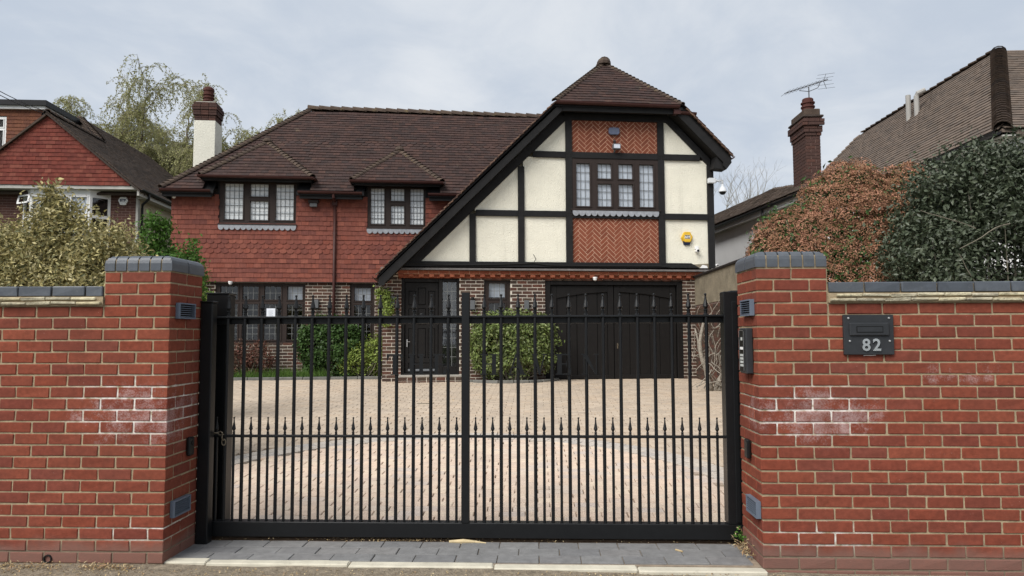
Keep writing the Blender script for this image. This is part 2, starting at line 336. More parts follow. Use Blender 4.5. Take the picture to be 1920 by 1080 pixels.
def cbox(lx,ly,lz,ch=.003,jit=.0012,var=0):
    key=('c',round(lx,3),round(ly,3),round(lz,3),ch,jit,var)
    if key in UC: return UC[key]
    rr=random.Random(hash((var,round(lx,3),7))); h=(lx/2,ly/2,lz/2); v=[]; ix={}
    for s in [(a,b,c) for a in(-1,1) for b in(-1,1) for c in(-1,1)]:
        for k in range(3):
            ix[s+(k,)]=len(v); v.append([s[i]*(h[i]-(0 if i==k else ch))+rr.uniform(-jit,jit) for i in range(3)])
    f=[]
    for k in range(3):
        o=[i for i in range(3) if i!=k]
        for sg in (-1,1):
            q=[]
            for (a,b) in ((-1,-1),(1,-1),(1,1),(-1,1)):
                s=[0,0,0]; s[k]=sg; s[o[0]]=a; s[o[1]]=b; q.append(ix[tuple(s)+(k,)])
            f.append(q)
    for e in range(3):
        o=[i for i in range(3) if i!=e]
        for a in(-1,1):
            for b in(-1,1):
                s0=[0]*3; s0[e]=-1; s0[o[0]]=a; s0[o[1]]=b; s1=list(s0); s1[e]=1
                f.append([ix[tuple(s0)+(o[0],)],ix[tuple(s1)+(o[0],)],ix[tuple(s1)+(o[1],)],ix[tuple(s0)+(o[1],)]])
    for s in [(a,b,c) for a in(-1,1) for b in(-1,1) for c in(-1,1)]: f.append([ix[s+(k,)] for k in range(3)])
    mb=MB(); mb.add(v,f); UC[key]=unit_from_mb(mb); return UC[key]
def T(x,y,z,rz=0,rx=0,ry=0): return Matrix.Translation((x,y,z))@Matrix.Rotation(rz,4,'Z')@Matrix.Rotation(rx,4,'X')@Matrix.Rotation(ry,4,'Y')
def cells(u0,u1,z0,z1,ops):
    """rectangles of u0..u1 x z0..z1 left free by the openings"""
    us=sorted({u0,u1,*[min(max(o[i],u0),u1) for o in ops for i in(0,1)]}); out=[]
    for a,b in zip(us,us[1:]):
        m=(a+b)/2; iv=[(z0,z1)]
        for o in ops:
            if o[0]<m<o[1]:
                nv=[]
                for (p,q) in iv:
                    if o[3]<=p or o[2]>=q: nv.append((p,q)); continue
                    if o[2]>p: nv.append((p,o[2]))
                    if o[3]<q: nv.append((o[3],q))
                iv=nv
        out+=[(a,b,p,q) for p,q in iv]
    return out
def cutspan(a,b,ops,z):
    iv=[(a,b)]
    for o in ops:
        if o[2]<z<o[3]:
            nv=[]
            for p,q in iv:
                if o[1]<=p or o[0]>=q: nv.append((p,q)); continue
                if o[0]>p: nv.append((p,o[0]))
                if o[1]<q: nv.append((o[1],q))
            iv=nv
    return iv
def brick_wall(parent,mat,mort,u0,u1,z0,z1,v,ops=(),budget=300,ph=0.,thick=.2,proud=.0038,name='brick',corename='mortar_bed'):
    """running-bond wall in the plane y=v facing -y"""
    mb=MB()
    for c in cells(u0+.002,u1-.002,z0,z1,ops): mb.box(c[0],c[1],v+proud,v+thick,c[2],c[3])
    core=mb.build(corename,mort,parent); items=[]
    r=0; z=z0
    while z+.06<z1:
        off=(r%2)*.1125+ph; k0=math.floor((u0-off)/.225)
        for k in range(k0,int((u1-u0)/.225)+k0+3):
            a=max(off+k*.225+.005,u0); b=min(off+(k+1)*.225-.005,u1)
            if b-a<.03: continue
            for p,q in cutspan(a,b,ops,z+.037):
                if q-p<.03: continue
                un=cbox(round(q-p,2),.05,.065,.003,.001,random.randint(0,1))
                items.append((un,T((p+q)/2,v+.026+random.uniform(-.0015,.0015),z+.0375)))
        z+=.075; r+=1
    pieces(core,name,items,mat,budget)
    return core
def plain_tile(tw,gauge,th,club=False):
    key=('t',round(tw,3),gauge,th,club)
    if key in UC: return UC[key]
    Lh=gauge*1.35; mb=MB(); h=lambda y:th*(1-y/Lh)
    if not club:
        x=tw/2; mb.add([(-x,0,h(0)),(x,0,h(0)),(x,Lh,0),(-x,Lh,0),(-x,0,h(0)+th),(x,0,h(0)+th),(x,Lh,th),(-x,Lh,th)],[(4,5,6,7),(0,1,5,4),(1,2,6,5),(3,0,4,7)])
        u=Unit(mb.v,mb.f)
    else:
        x=tw/2; pts=[(x,Lh),(-x,Lh)]+[(-x*math.cos(math.pi*i/8)*1.0,gauge*.45-gauge*.45*math.sin(math.pi*i/8)) for i in range(9)]
        n=len(pts); v=[(p[0],p[1],h(p[1])) for p in pts]+[(p[0],p[1],h(p[1])+th) for p in pts]
        u=Unit(v,[tuple(range(n,2*n))]+[(i,(i+1)%n,(i+1)%n+n,i+n) for i in range(n)])
    UC[key]=u; return u
def tile_items(P0,a,b,rows,gauge,tw,th,span,club=(),minw=.035,jit=.004,skip=(),wave=.012):
    P0=Vector(P0); a=Vector(a).normalized(); b=Vector(b).normalized(); n=a.cross(b); items=[]
    base=Matrix((( a.x,b.x,n.x,0),(a.y,b.y,n.y,0),(a.z,b.z,n.z,0),(0,0,0,1)))
    for r in range(rows):
        if r in skip: continue
        t=r*gauge
        for (s0,s1) in span(t+gauge*.4):
            k=math.floor(s0/tw)-1; off=(r%2)*tw/2
            while True:
                p=off+k*tw; k+=1
                if p>s1: break
                q=min(p+tw-.003,s1); p=max(p,s0)
                if q-p<minw: continue
                full=q-p>tw-.005
                un=plain_tile(tw-.003 if full else round(q-p,2),gauge,th,r in club and full)
                Pt=P0+a*((p+q)/2)+b*(t+random.uniform(-jit,jit)); Pt=Pt+n*(random.uniform(0,jit)+wave*(noise.noise(Pt*.9)+.4*noise.noise(Pt*2.7)))
                items.append((un,Matrix.Translation(Pt)@base@Matrix.Rotation(random.uniform(-.008,.008),4,'Z')))
    return items
def hip_items(A,B,step=.15,rad=.085,th=.018,flat=.55):
    """bonnet / ridge tiles overlapping from A (low) to B (high)"""
    A=Vector(A);B=Vector(B); d=(B-A); L=d.length; d.normalize(); side=d.cross(Vector((0,0,1))).normalized(); up=side.cross(d)
    key=('h',step,rad,th,flat)
    if key not in UC:
        v=[];m=7;l=step*1.3
        for (y,lift,rr) in ((0,.03,rad),(l,0,rad*.9)):
            for q in (0,th):
                for j in range(m):
                    an=math.pi*(j/(m-1)); v.append((-(rr+q)*math.cos(an),y,(rr+q)*math.sin(an)*flat*1.4-.045+lift))
        f=[]
        for j in range(m-1):
            f+=[(m+j,m+j+1,3*m+j+1,3*m+j),(j+1,j,2*m+j,2*m+j+1),(j,j+1,m+j+1,m+j),(2*m+j+1,2*m+j,3*m+j,3*m+j+1)]
        mb=MB(); mb.add(v,f); UC[key]=unit_from_mb(mb)
    base=Matrix(((side.x,d.x,up.x,0),(side.y,d.y,up.y,0),(side.z,d.z,up.z,0),(0,0,0,1)))
    return [(UC[key],Matrix.Translation(A+d*(i*step))@base@Matrix.Rotation(random.uniform(-.04,.04),4,'Z')) for i in range(int(L/step))]
def half_gutter(mb,p0,p1,r=.055,n=6):
    p0=Vector(p0);p1=Vector(p1); d=(p1-p0).normalized(); s=d.cross(Vector((0,0,1))).normalized(); v=[];f=[]
    for p in (p0,p1):
        for rr in (r,r-.008):
            for j in range(n+1):
                an=math.pi*j/n; v.append(p+s*(math.cos(an)*rr)-Vector((0,0,1))*(math.sin(an)*rr))
    m=n+1
    for j in range(n): f+=[(j,j+1,2*m+j+1,2*m+j),(m+j+1,m+j,3*m+j,3*m+j+1),(j+1,j,m+j,m+j+1),(2*m+j,2*m+j+1,3*m+j+1,3*m+j)]
    f+=[(0,2*m,3*m,m),(n,m+n,3*m+n,2*m+n)]
    mb.add(v,f)
def window(parent,u0,u1,z0,z1,v,lights,frame='frame_brown',came='lead_came',inside='blind',depth=.07,proud=.0,label=None,cw=.010):
    """lights: (gu0,gu1,gz0,gz1,cols,rows). frame at y=v-proud..v+depth"""
    mb=MB(); y0=v-proud
    for c in cells(u0,u1,z0,z1,[l[:4] for l in lights]): mb.box(c[0],c[1],y0,v+depth,c[2],c[3])
    wn=mb.build('window',frame,parent)
    if label: wn['label']=label
    lat=MB()
    for (a,b,c,d,nc,nr) in lights:
        sb=MB(); e=.028
        for q in cells(a-e,b+e,c-e,d+e,[(a+.004,b-.004,c+.004,d-.004)]): sb.box(q[0],q[1],y0-.014,y0+.03,q[2],q[3])
        sb.build('sash',frame,wn,bevel=.004)
        p=MB(); p.add([(a,v+.03,c),(b,v+.03,c),(b,v+.03,d),(a,v+.03,d)],[(0,1,2,3)]); p.build('pane','glass',wn,fix=False)
        for i in range(1,nc): x=a+(b-a)*i/nc; lat.box(x-cw/2,x+cw/2,v+.018,v+.027,c,d)
        for i in range(1,nr): z=c+(d-c)*i/nr; lat.box(a,b,v+.0165,v+.0255,z-cw/2,z+cw/2)
    if lat.v: lat.build('lead_lattice',came,wn,kind='stuff')
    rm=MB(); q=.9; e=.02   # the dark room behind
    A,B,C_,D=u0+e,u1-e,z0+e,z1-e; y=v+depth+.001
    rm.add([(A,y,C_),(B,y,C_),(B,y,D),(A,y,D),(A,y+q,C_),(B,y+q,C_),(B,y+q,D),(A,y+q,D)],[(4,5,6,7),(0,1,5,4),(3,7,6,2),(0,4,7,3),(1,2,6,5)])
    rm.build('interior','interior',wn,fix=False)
    if inside in('blind','net'):
        bl=MB()
        if inside=='blind': 
            k=max(3,int((D-C_)/.09))
            for i in range(k):
                za=C_+(D-C_)*i/k; zb=C_+(D-C_)*(i+1)/k; bl.add([(A,v+.034,za),(B,v+.034,za),(B,v+.042,zb),(A,v+.042,zb)],[(0,1,2,3)],r=.1 if i%2 else .6)
        else: bl.add([(A,v+.04,C_),(B,v+.04,C_),(B,v+.04,D),(A,v+.04,D)],[(0,1,2,3)])
        bl.build('curtain',inside,wn,fix=False)
    return wn
def fast_tris(name,V,mat,parent,rnd,kind=None):
    """V: (n,k,3) faces of k=3 corners each, unshared or quads given as 4 verts -> two tris b,r,t / b,t,l"""
    n=len(V); v=V.reshape(-1,3); me=bpy.data.meshes.new(name)
    idx=np.arange(n*4).reshape(n,4); tri=np.stack([idx[:,[0,1,2]],idx[:,[0,2,3]]],1).reshape(-1,3)
    me.vertices.add(len(v)); me.vertices.foreach_set('co',v.astype(np.float32).ravel())
    me.loops.add(tri.size); me.loops.foreach_set('vertex_index',tri.astype(np.int32).ravel())
    me.polygons.add(len(tri)); me.polygons.foreach_set('loop_start',np.arange(0,tri.size,3,dtype=np.int32)); me.polygons.foreach_set('loop_total',np.full(len(tri),3,dtype=np.int32))
    a=me.attributes.new('rnd','FLOAT','FACE'); a.data.foreach_set('value',np.repeat(rnd,2).astype(np.float32))
    me.materials.append(MATS[mat]); me.update(calc_edges=True); o=link(name,me,parent)
    if kind: o['kind']=kind
    return o
def norm(a): return a/np.maximum(np.linalg.norm(a,axis=-1,keepdims=True),1e-9)
def leaves(name,P,Nn,size,aspect,mat,parent,fold=.3,up=0.,kind=None,tan=None,rnd=None):
    n=len(P); t=rng.normal(size=(n,3)); 
    if tan is not None: t=t*.5+tan
    t[:,2]+=up
    Nn=norm(Nn); t=norm(t-(t*Nn).sum(1,keepdims=True)*Nn); s=np.cross(Nn,t); Ls=size*rng.uniform(.65,1.3,(n,1)); W=Ls*aspect*.5
    tip=P+t*Ls-Nn*Ls*.12; l=P+t*Ls*.45+s*W+Nn*fold*W; r=P+t*Ls*.45-s*W+Nn*fold*W
    V=np.stack([P,r,tip,l],1); return fast_tris(name,V,mat,parent,rng.random(n) if rnd is None else rnd,kind)
def crown_points(lobes,nclump,per,rad,flat=1.0,jitter=.15,zmin=None,gap=-.28):
    lob=[(np.array(c,float),np.array(r,float)) for c,r in lobes]; wts=np.array([(r[0]*r[1]+r[1]*r[2]+r[0]*r[2]) for c,r in lob]); wts/=wts.sum()
    P=[];Nv=[]; CA=np.array([c for c,r in lob]); RA=np.array([r for c,r in lob]); ids=np.arange(len(lob))
    while len(P)<nclump:
        i=rng.choice(len(lob),p=wts); d=norm(rng.normal(size=3)); c,r=lob[i]; k=1+rng.normal()*jitter-abs(rng.normal())*.08
        p=c+d*r*k
        if ((((p-CA)/RA)**2).sum(1)<.55)[ids!=i].any(): continue
        if noise.noise(Vector(p*2.3))<gap: continue
        if zmin is not None and p[2]<zmin: continue
        P.append(p); Nv.append(norm(d/r))
    P=np.array(P);Nv=np.array(Nv); ci=np.repeat(np.arange(nclump),per); off=rng.normal(size=(len(ci),3))*rad; off-= (off*Nv[ci]).sum(1,keepdims=True)*Nv[ci]*(1-flat)
    return P[ci]+off,Nv[ci],ci,P,Nv
def sublobes(lobes,n,r0,r1,sink=.45):
    _,_,_,P,Nv=crown_points(lobes,n,1,.001,1,.03,gap=-2); out=[]
    for p,d in zip(P,Nv): r=rng.uniform(r0,r1); out.append((tuple(p-d*r*sink),(r,r,r*.85)))
    return out
def bush(name,loc,label,cat,lobes,nclump,per,rad,size,aspect,mat,stems=6,bark='twig',nmix=.6,flat=1.0,jit=.12,gap=-.28,up=.15,group=None):
    o=thing(name,loc,label,cat,group=group); P,Nn,ci,CP,CN=crown_points(lobes,nclump,per,rad,flat,jit,gap=gap)
    nn=norm(Nn*nmix+rng.normal(size=Nn.shape)*.55+np.array([0,0,.35])); cr=rng.random(nclump)
    rn=np.mod(cr[ci]*.5+rng.random(len(ci))*.7,1)
    leaves('crown',P,nn,size,aspect,mat,o,up=up,rnd=rn)
    ln=[(c,tuple(x*.8 for x in r)) for c,r in lobes]; P2,N2,c2,_,_=crown_points(ln,max(20,nclump//2),per,rad*1.1,flat,jit,gap=-2)
    leaves('inner_foliage',P2,norm(N2*nmix+rng.normal(size=N2.shape)*.6),size*1.15,aspect*1.15,mat,o,up=up)
    mb=MB(); zc=min(c[2]-r[2]*.6 for c,r in lobes)
    for i in rng.choice(nclump,min(nclump,stems*8),replace=False):
        p=CP[i]; b=np.array([p[0]*.25,p[1]*.25,0]); m=(p+b)/2+rng.normal(size=3)*.05; mb.tube([b,m,p*.97],[.012,.008,.003],4)
    for i in range(stems):
        a=random.uniform(0,6.28); c,r=lobes[i%len(lobes)]; mb.tube([(math.cos(a)*.06,math.sin(a)*.06,0),(c[0]*.5,c[1]*.5,c[2]*.5),(c[0],c[1],c[2]+r[2]*.4)],[.03,.02,.008],5)
    mb.build('stems',bark,o,fix=False); return o
def text_mesh(txt,size,extrude=.004,bold=.0):
    cu=bpy.data.curves.new('t','FONT'); cu.body=txt; cu.size=size; cu.extrude=extrude; cu.offset=bold; cu.align_x='CENTER'; cu.resolution_u=4
    ob=bpy.data.objects.new('t',cu); COL.objects.link(ob); dg=bpy.context.evaluated_depsgraph_get(); me=bpy.data.meshes.new_from_object(ob.evaluated_get(dg)); bpy.data.objects.remove(ob); return me
UPR=Matrix.Rotation(math.pi/2,4,'X')   # text plane -> facing -y

# ------------------------------------------------------------------ ground, drive, apron, footway
SL=.049
def gz(y): return 0. if y<5.1 else (SL*(min(y,15.)-5.1))
mb=MB(); ys=[-80,-3.2,4.2,5.1,15.,30,120,900]; xs=[-900,-60,-7,6,60,900]
for j,y in enumerate(ys):
    for x in xs: mb.v.append((x,y,gz(y)-.06 if y>-3.1 else -.16))
for j in range(len(ys)-1):
    for i in range(len(xs)-1): k=j*len(xs)+i; mb.f.append((k,k+1,k+len(xs)+1,k+len(xs))); mb.r.append(0)
tag(mb.build('ground','grassland',fix=False),kind='structure')
mb=MB(); mb.box(-60,60,-9,-2.2,-.14,-.11); tag(mb.build('road','asphalt'),kind='structure')
mb=MB(); mb.box(-60,60,-2.2,-2.05,-.2,.0); tag(mb.build('kerb','concrete'),kind='structure')
# footway slabs
mb=MB(); mb.box(-20,20,-2.05,4.30,-.05,-.022); pv=tag(mb.build('pavement','dirt'),kind='structure'); it=[]
for r in range(8):
    y=4.27-.45*r
    for k in range(-12,13):
        x=k*.6+(r%2)*.3; it.append((cbox(.592,.442,.05,.004,.002,k%2),T(x,y-.225,-.032+random.uniform(-.002,.002))))
pieces(pv,'paving_slab',it,'slab',60)
mb=MB(); n=60   # dirt strip under the walls
for j,(y,z) in enumerate(((4.26,-.012),(4.36,.004),(4.46,.012),(4.58,.02))):
    for i in range(n+1): x=-9+18*i/n; mb.v.append((x,y+random.uniform(-.02,.02)*(j==0),z+random.uniform(-.006,.008)-(.008 if -2.5<x<1.5 else 0)-max(0,x)*.012))
for j in range(3):
    for i in range(n): k=j*(n+1)+i; mb.f.append((k,k+1,k+n+2,k+n+1)); mb.r.append(0)
tag(mb.build('verge','dirt',fix=False),kind='structure')
# apron of dark pavers between the piers
mb=MB(); mb.box(-2.40,1.41,4.6,5.06,-.05,.018); ap=tag(mb.build('apron','joint_sand'),kind='structure'); it=[]
for r in range(3):
    y=4.625+.145*r
    for k in range(-1,16):
        x=-2.42+k*.27+(r%2)*.135; a=max(x,-2.395); b=min(x+.262,1.395)
        if b-a<.05: continue
        it.append((cbox(round(b-a+.003,3),.141,.05,.003,.0012,k%2),T((a+b)/2,y+.07,.002+random.uniform(-.0015,.0015),random.uniform(-.004,.004))))
pieces(ap,'paver',it,'paver_dark',300)
mb=MB(); it=[]
for i,(a,b) in enumerate(((-2.44,-2.12),(-2.12,-1.2),(-1.2,-.28),(-.28,.62),(.62,1.41))):
    it.append((cbox(round(b-a-.006,3),.085,.07,.008,.002,i),T((a+b)/2,4.565-.02*(a+b)/2,-.006-.003*((a+b)/2+2.4))))
ke=tag(MB().box(-2.4,1.40,4.57,4.60,-.05,-.02).build('edging','joint_sand'),kind='structure'); pieces(ke,'edging_stone',it,'kerb_cream',20)
# gate track
mb=MB(); mb.box(-2.5,5.6,5.065,5.20,-.05,.0135); tr=tag(mb.build('track_bed','concrete'),kind='structure')
mb=MB(); mb.box(-2.5,5.6,5.11,5.118,.0,.028); mb.box(-2.5,5.6,5.145,5.153,.0,.028); mb.box(-2.5,5.6,5.118,5.145,.005,.018); mb.box(-2.5,5.6,5.062,5.075,.0,.022); mb.build('rail','rust_track',tr)
# drive
CX,CY,CR=-.85,6.3,2.62
mb=MB(); ymax=17.2
mb.add([(-9,5.2,gz(5.2)-.02),(6.0,5.2,gz(5.2)-.02),(6.0,15,gz(15)-.02),(-9,15,gz(15)-.02),(6.0,ymax,gz(17)-.02),(-9,ymax,gz(17)-.02)],[(0,1,2,3),(3,2,4,5)])
dr=tag(mb.build('driveway','joint_sand',fix=False),kind='structure'); near=[];far=[];ring=[]
tilt=math.atan(SL); y=5.20; r=0; PL,PW=.205,.135
while y<17.0:
    yc=y+PW/2; k=0; rx=tilt if yc<15 else 0
    for k in range(-43,30):
        xc=k*PL+(r%2)*PL/2+random.uniform(-.003,.003); d=math.hypot(xc-CX,yc-CY)
        if xc>6 or xc<-8.9: continue
        if CR<d<CR+.34: continue
        (near if d<=CR else far).append((cbox(PL-.0065,PW-.006,.04,.004,.0015,k%2),T(xc,yc,gz(yc)-.018+random.uniform(-.0025,.002),random.uniform(-.012,.012),rx+random.uniform(-.006,.006))))
    y+=PW; r+=1
for j in range(2):
    rad=CR+.09+.17*j; n=int(2*math.pi*rad/.21)
    for i in range(n):
        a=2*math.pi*i/n+j*.03; x=CX+rad*math.cos(a); yy=CY+rad*math.sin(a)
        if yy<5.25: continue
        ring.append((cbox(.2,.16,.04,.004,.0015,i%2),Matrix.Translation((x,yy,gz(yy)-.0165))@Matrix.Rotation(tilt,4,'X')@Matrix.Rotation(a+math.pi/2,4,'Z')))
pieces(dr,'paver',near,'paver_pink',230,'inner_pavers'); pieces(dr,'ring_paver',ring,'paver_grey',70,'ring_pavers'); pieces(dr,'outer_paver',far,'paver_buff',0,'outer_pavers')
# drain channel and a loose stick
mb=MB(); mb.box(-2.0,-1.72,11.85,11.88,gz(11.86),gz(11.86)+.012); tag(mb.build('twig','twig'),'thin dark stick lying on the driveway beyond the gate','stick')

# ------------------------------------------------------------------ front boundary walls
def front_wall(s,X0,oddA,length,label,vis):
    o=thing('boundary_wall',(X0,4.55,0),label,'wall'); Z0=.017; it=[]; core=MB(); q=.0055
    core.box(s*q,s*.445,q,.435,-.2,1.90); core.box(s*.445,s*length,q,.21,-.2,1.70)
    cr=core.build('mortar_bed','mortar_sand',o)
    def br(a,b,y0,y1,z):  # a,b distance from corner
        if b-a<.03: return
        j=lambda m:random.uniform(-m,m)
        it.append((cbox(round(b-a,3),round(y1-y0,3),.0645,.004,.0018,random.randint(0,7)),T(s*(a+b)/2+j(.0012),(y0+y1)/2+j(.001),z+.0375+j(.0008),j(.003),0,j(.005))))
    for k in range(-1,25):
        z=Z0+.075*k; A=(k%2==1)==oddA; top=k>=22
        if A: st=[(i*.225,i*.225+.215) for i in range(int(length/.225)+1)]
        else: st=[(0,.1025)]+[(.1125+i*.225,.1125+i*.225+.215) for i in range(int(length/.225)+1)]
        for a,b in st:
            d=.1025 if not(a==0 and not A) else .215
            lim=.44 if top else length
            if a>=lim: continue
            if k==21 and s>0 and a<.45<b: br(a,.44,0,d,z); br(.45,b,0,d,z); continue
            br(a,min(b,lim),0,d,z)
        # return face
        if A: br(0,.1025,.1125,.3275,z); br(0,.1025,.3375,.44,z)
        else: br(0,.1025,.225,.44,z)
    pieces(cr,'brick',it,'brick_red',300)
    # bullnose coping on the pier
    cb=[]
    def bull(x0,x1,y0,y1,front,side):   # rounded header-on-edge brick
        z0,z1=1.8965,1.998; rr=.052; ys=[]; 
        prof=[(y0,z0),(y0,z1-rr)]+[(y0+rr-rr*math.cos(t),z1-rr+rr*math.sin(t)) for t in (R(22),R(45),R(67),R(90))]+[(y1,z1),(y1,z0)] if front else [(y0,z0),(y0,z1),(y1-rr,z1)]+[(y1-rr+rr*math.sin(t),z1-rr+rr*math.cos(t)) for t in (R(22),R(45),R(67),R(90))]+[(y1,z0)]
        cx,cy=(x0+x1)/2,(y0+y1)/2; m=MB(); nseg=[x0,x1]
        if side: 
            sgn=side; xe=x1 if sgn>0 else x0
            cuts=[(0,0)]+[(rr*(1-math.cos(t)),rr*(1-math.sin(t))) for t in (R(0.1),R(22),R(45),R(67),R(90))]
        def sect(x,drop):
            return [(x-cx,p[0]-cy,min(p[1],z1-drop)-z0) for p in prof]
        secs=[]
        if side:
            xi=x0 if side>0 else x1
            secs.append(sect(xi,0))
            for t in (90,67,45,22,0): secs.append(sect(xe-side*rr*(1-math.cos(R(t))) if False else xe-side*(rr-rr*math.cos(R(t))),rr-rr*math.sin(R(t))))
        else: secs=[sect(x0,0),sect(x1,0)]
        n=len(prof); v=[p for s_ in secs for p in s_]; f=[tuple(range(n)),tuple(range((len(secs)-1)*n,len(secs)*n))]
        for i in range(len(secs)-1):
            for j in range(n): f.append((i*n+j,i*n+(j+1)%n,(i+1)*n+(j+1)%n,(i+1)*n+j))
        m.add(v,f); cb.append((unit_from_mb(m),T(cx,cy,z0)))
    for rowf in (True,False):
        y0,y1=(-.006,.214) if rowf else (.226,.446)
        for i in range(6):
            a=i*.0765-.008; b=a+.0665
            sd=0
            if i==0: sd=-s
            if i==5: sd=s
            x0,x1=(s*a,s*b) if s>0 else (s*b,s*a)
            bull(x0,x1,y0,y1,rowf,sd)
    cm=MB().box(s*.004,s*.436,.002,.438,1.88,1.972).build('coping_mortar','mortar_sand',o)
    pieces(cm,'coping_brick',cb,'brick_blue',40)
    # creasing tiles and blue coping bricks on the wall
    m=MB(); m.box(s*.443,s*length,-.012,.226,1.668,1.7285); ct=m.build('creasing_bed','mortar_sand',o); it2=[];it3=[]
    x=.448; i=0
    while x<length:
        for (zz,pr,ph) in ((1.6745,.032,0),(1.7045,.026,.08)):
            it2.append((cbox(.163,.26,.0165+random.uniform(0,.003),.004,.003,i%5),T(s*(x+.083+ph*.5),.10-pr+.03,zz+.010+random.uniform(-.002,.002),0,random.uniform(-.01,.01),random.uniform(-.012,.012))))
        x+=.167; i+=1
    x=.452+(.0 if s>0 else 0); i=0; lens=[.11]+[.215]*60 if s<0 else [.215]*60
    while x<length:
        ln=lens[i]; it3.append((cbox(ln,.222,.064,.004,.0015,i%4),T(s*(x+ln/2),.105,1.764+random.uniform(-.001,.001)))); x+=ln+.011; i+=1
    pieces(ct,'creasing_tile',it2,'creasing',60); 
    cj=MB().box(s*.445,s*length,.012,.2,1.725,1.788).build('coping_joint','mortar_sand',o); pieces(cj,'coping_brick',it3,'brick_blue',60)
    return o
WL=front_wall(-1,-2.39,True,3.2,'red brick front wall with blue coping and drain hole, left of the gate',None)
WR=front_wall(1,1.393,False,3.6,'red brick front wall carrying the number 82 letter plate, right of the gate',None)
# drain pipe end in the left wall
mb=MB(); a=[]; 
n=14; 
mb.lathe([(.0265,0),(.0265,-.012),(.0205,-.012),(.0205,.02)],(-3.14+0,4.553,.048),n,axis='Y'); p=mb.build('drain_pipe','gutter_black'); tag(p,'small round black drain pipe end at the foot of the left brick wall','pipe')
# louvred brick lights on the pier returns
def louvre(X,face,y0,y1,z0,z1,label):
    o=thing('louvre_light',(X,(y0+y1)/2,z0),label,'wall light',group='louvred wall lights on the gate piers'); h=z1-z0; d=(y1-y0)/2; f=face
    MB().box(0,f*.006,-d+.004,d-.004,.004,h-.004).build('back_plate','black',o)
    m=MB(); m.box(0,f*.029,-d,-d+.01,.009,h-.009); m.box(0,f*.029,d-.01,d,.009,h-.009); m.box(0,f*.03,-d,d,h-.009,h); m.box(0,f*.03,-d,d,0,.009); m.build('frame','vent_grey',o)
    for i in range(6):
        z=.012+(h-.03)*i/5.4; MB().prism([(f*.008,-d+.01,z+.002),(f*.028,-d+.01,z),(f*.028,-d+.01,z+.0035),(f*.008,-d+.01,z+.0055)],(0,2*d-.02,0)).build('louvre','vent_grey',o)
louvre(-2.389,1,4.62,4.84,1.585,1.69,'grey louvred light near the top of the left gate pier')
louvre(-2.389,1,4.62,4.84,.29,.395,'grey louvred light low on the left gate pier')
louvre(1.392,-1,4.60,4.82,1.59,1.695,'grey louvred light near the top of the right gate pier')
louvre(1.392,-1,4.57,4.79,.32,.425,'grey louvred light low on the right gate pier')
# intercom
o=thing('intercom',(1.393,4.72,1.215),'dark grey gate intercom with keypad on the right brick pier','intercom')
MB().box(-.045,0,-.075,.075,0,.295).build('housing','charcoal',o,bevel=.006)
MB().box(-.049,-.0451,-.03,.07,.02,.28).build('face_plate','black',o)
m=MB(); [m.box(-.051,-.0491,-.032+e,-.029+e,.02,.28) for e in (0,.1)]; m.box(-.051,-.0491,-.032,.071,.278,.281); m.build('trim','alu',o)
MB().box(-.052,-.0491,-.015,.045,.155,.172).build('name_window','white',o)
for r in range(4):
    for c in range(3): MB().box(-.052,-.0491,-.015+c*.022,.002+c*.022,.045+r*.022,.06+r*.022).build('key','panel_light',o)
for c in range(3): MB().box(-.0515,-.0491,-.002+c*.012,.004+c*.012,.215,.235).build('speaker_slot','panel_light',o)
# photocells
for X,f,y,z,lb in ((-2.388,1,4.84,.655,'black gate sensor box on the left pier beside the post'),(1.391,-1,4.77,.66,'black gate sensor box with cable on the right pier')):
    o=thing('gate_sensor',(X,y,z),lb,'sensor'); MB().box(0,f*.028,-.035,.035,0,.125).build('housing','gate_black',o,bevel=.008); MB().lathe([(.017,0),(.017,.006),(.012,.008)],(f*.026,0,.085),12,axis='X').build('lens','black',o)
# letter plate
o=thing('letter_plate',(2.075,4.55,1.34),'black metal letter plate with chrome number 82 on the right brick wall','letter box')
MB().box(-.154,.154,-.022,.0,0,.25).build('plate','charcoal',o,bevel=.003)
MB().box(-.122,.122,-.036,-.0225,.118,.2).build('surround','charcoal',o,bevel=.006)
m=MB(); 
for q in cells(-.082,.082,.138,.178,[(-.078,.078,.142,.174)]): m.box(q[0],q[1],-.0372,-.0362,q[2],q[3])
m.build('flap_edge','black',o); MB().box(-.077,.077,-.0385,-.0362,.143,.173).build('flap','charcoal',o)
for (x,z) in ((-.125,.228),(.125,.228),(-.12,.085),(.125,.085)): MB().lathe([(.0075,-.0222),(.006,-.0275),(.002,-.029)],(x,0,z),10,axis='Y').build('screw','alu',o)
for c,x in (('8',-.022),('2',.043)):
    me=text_mesh(c,.104,.004,.0022); me.materials.append(MATS['chrome']); n=link('numeral',me,o,T(x,-.0272,.0265)@UPR)
MB().tube([(-.03,-.004,-.006),(-.015,-.006,-.003),(.02,-.006,-.004),(.045,-.005,-.002)],.0025,4).build('sealant','white',o)

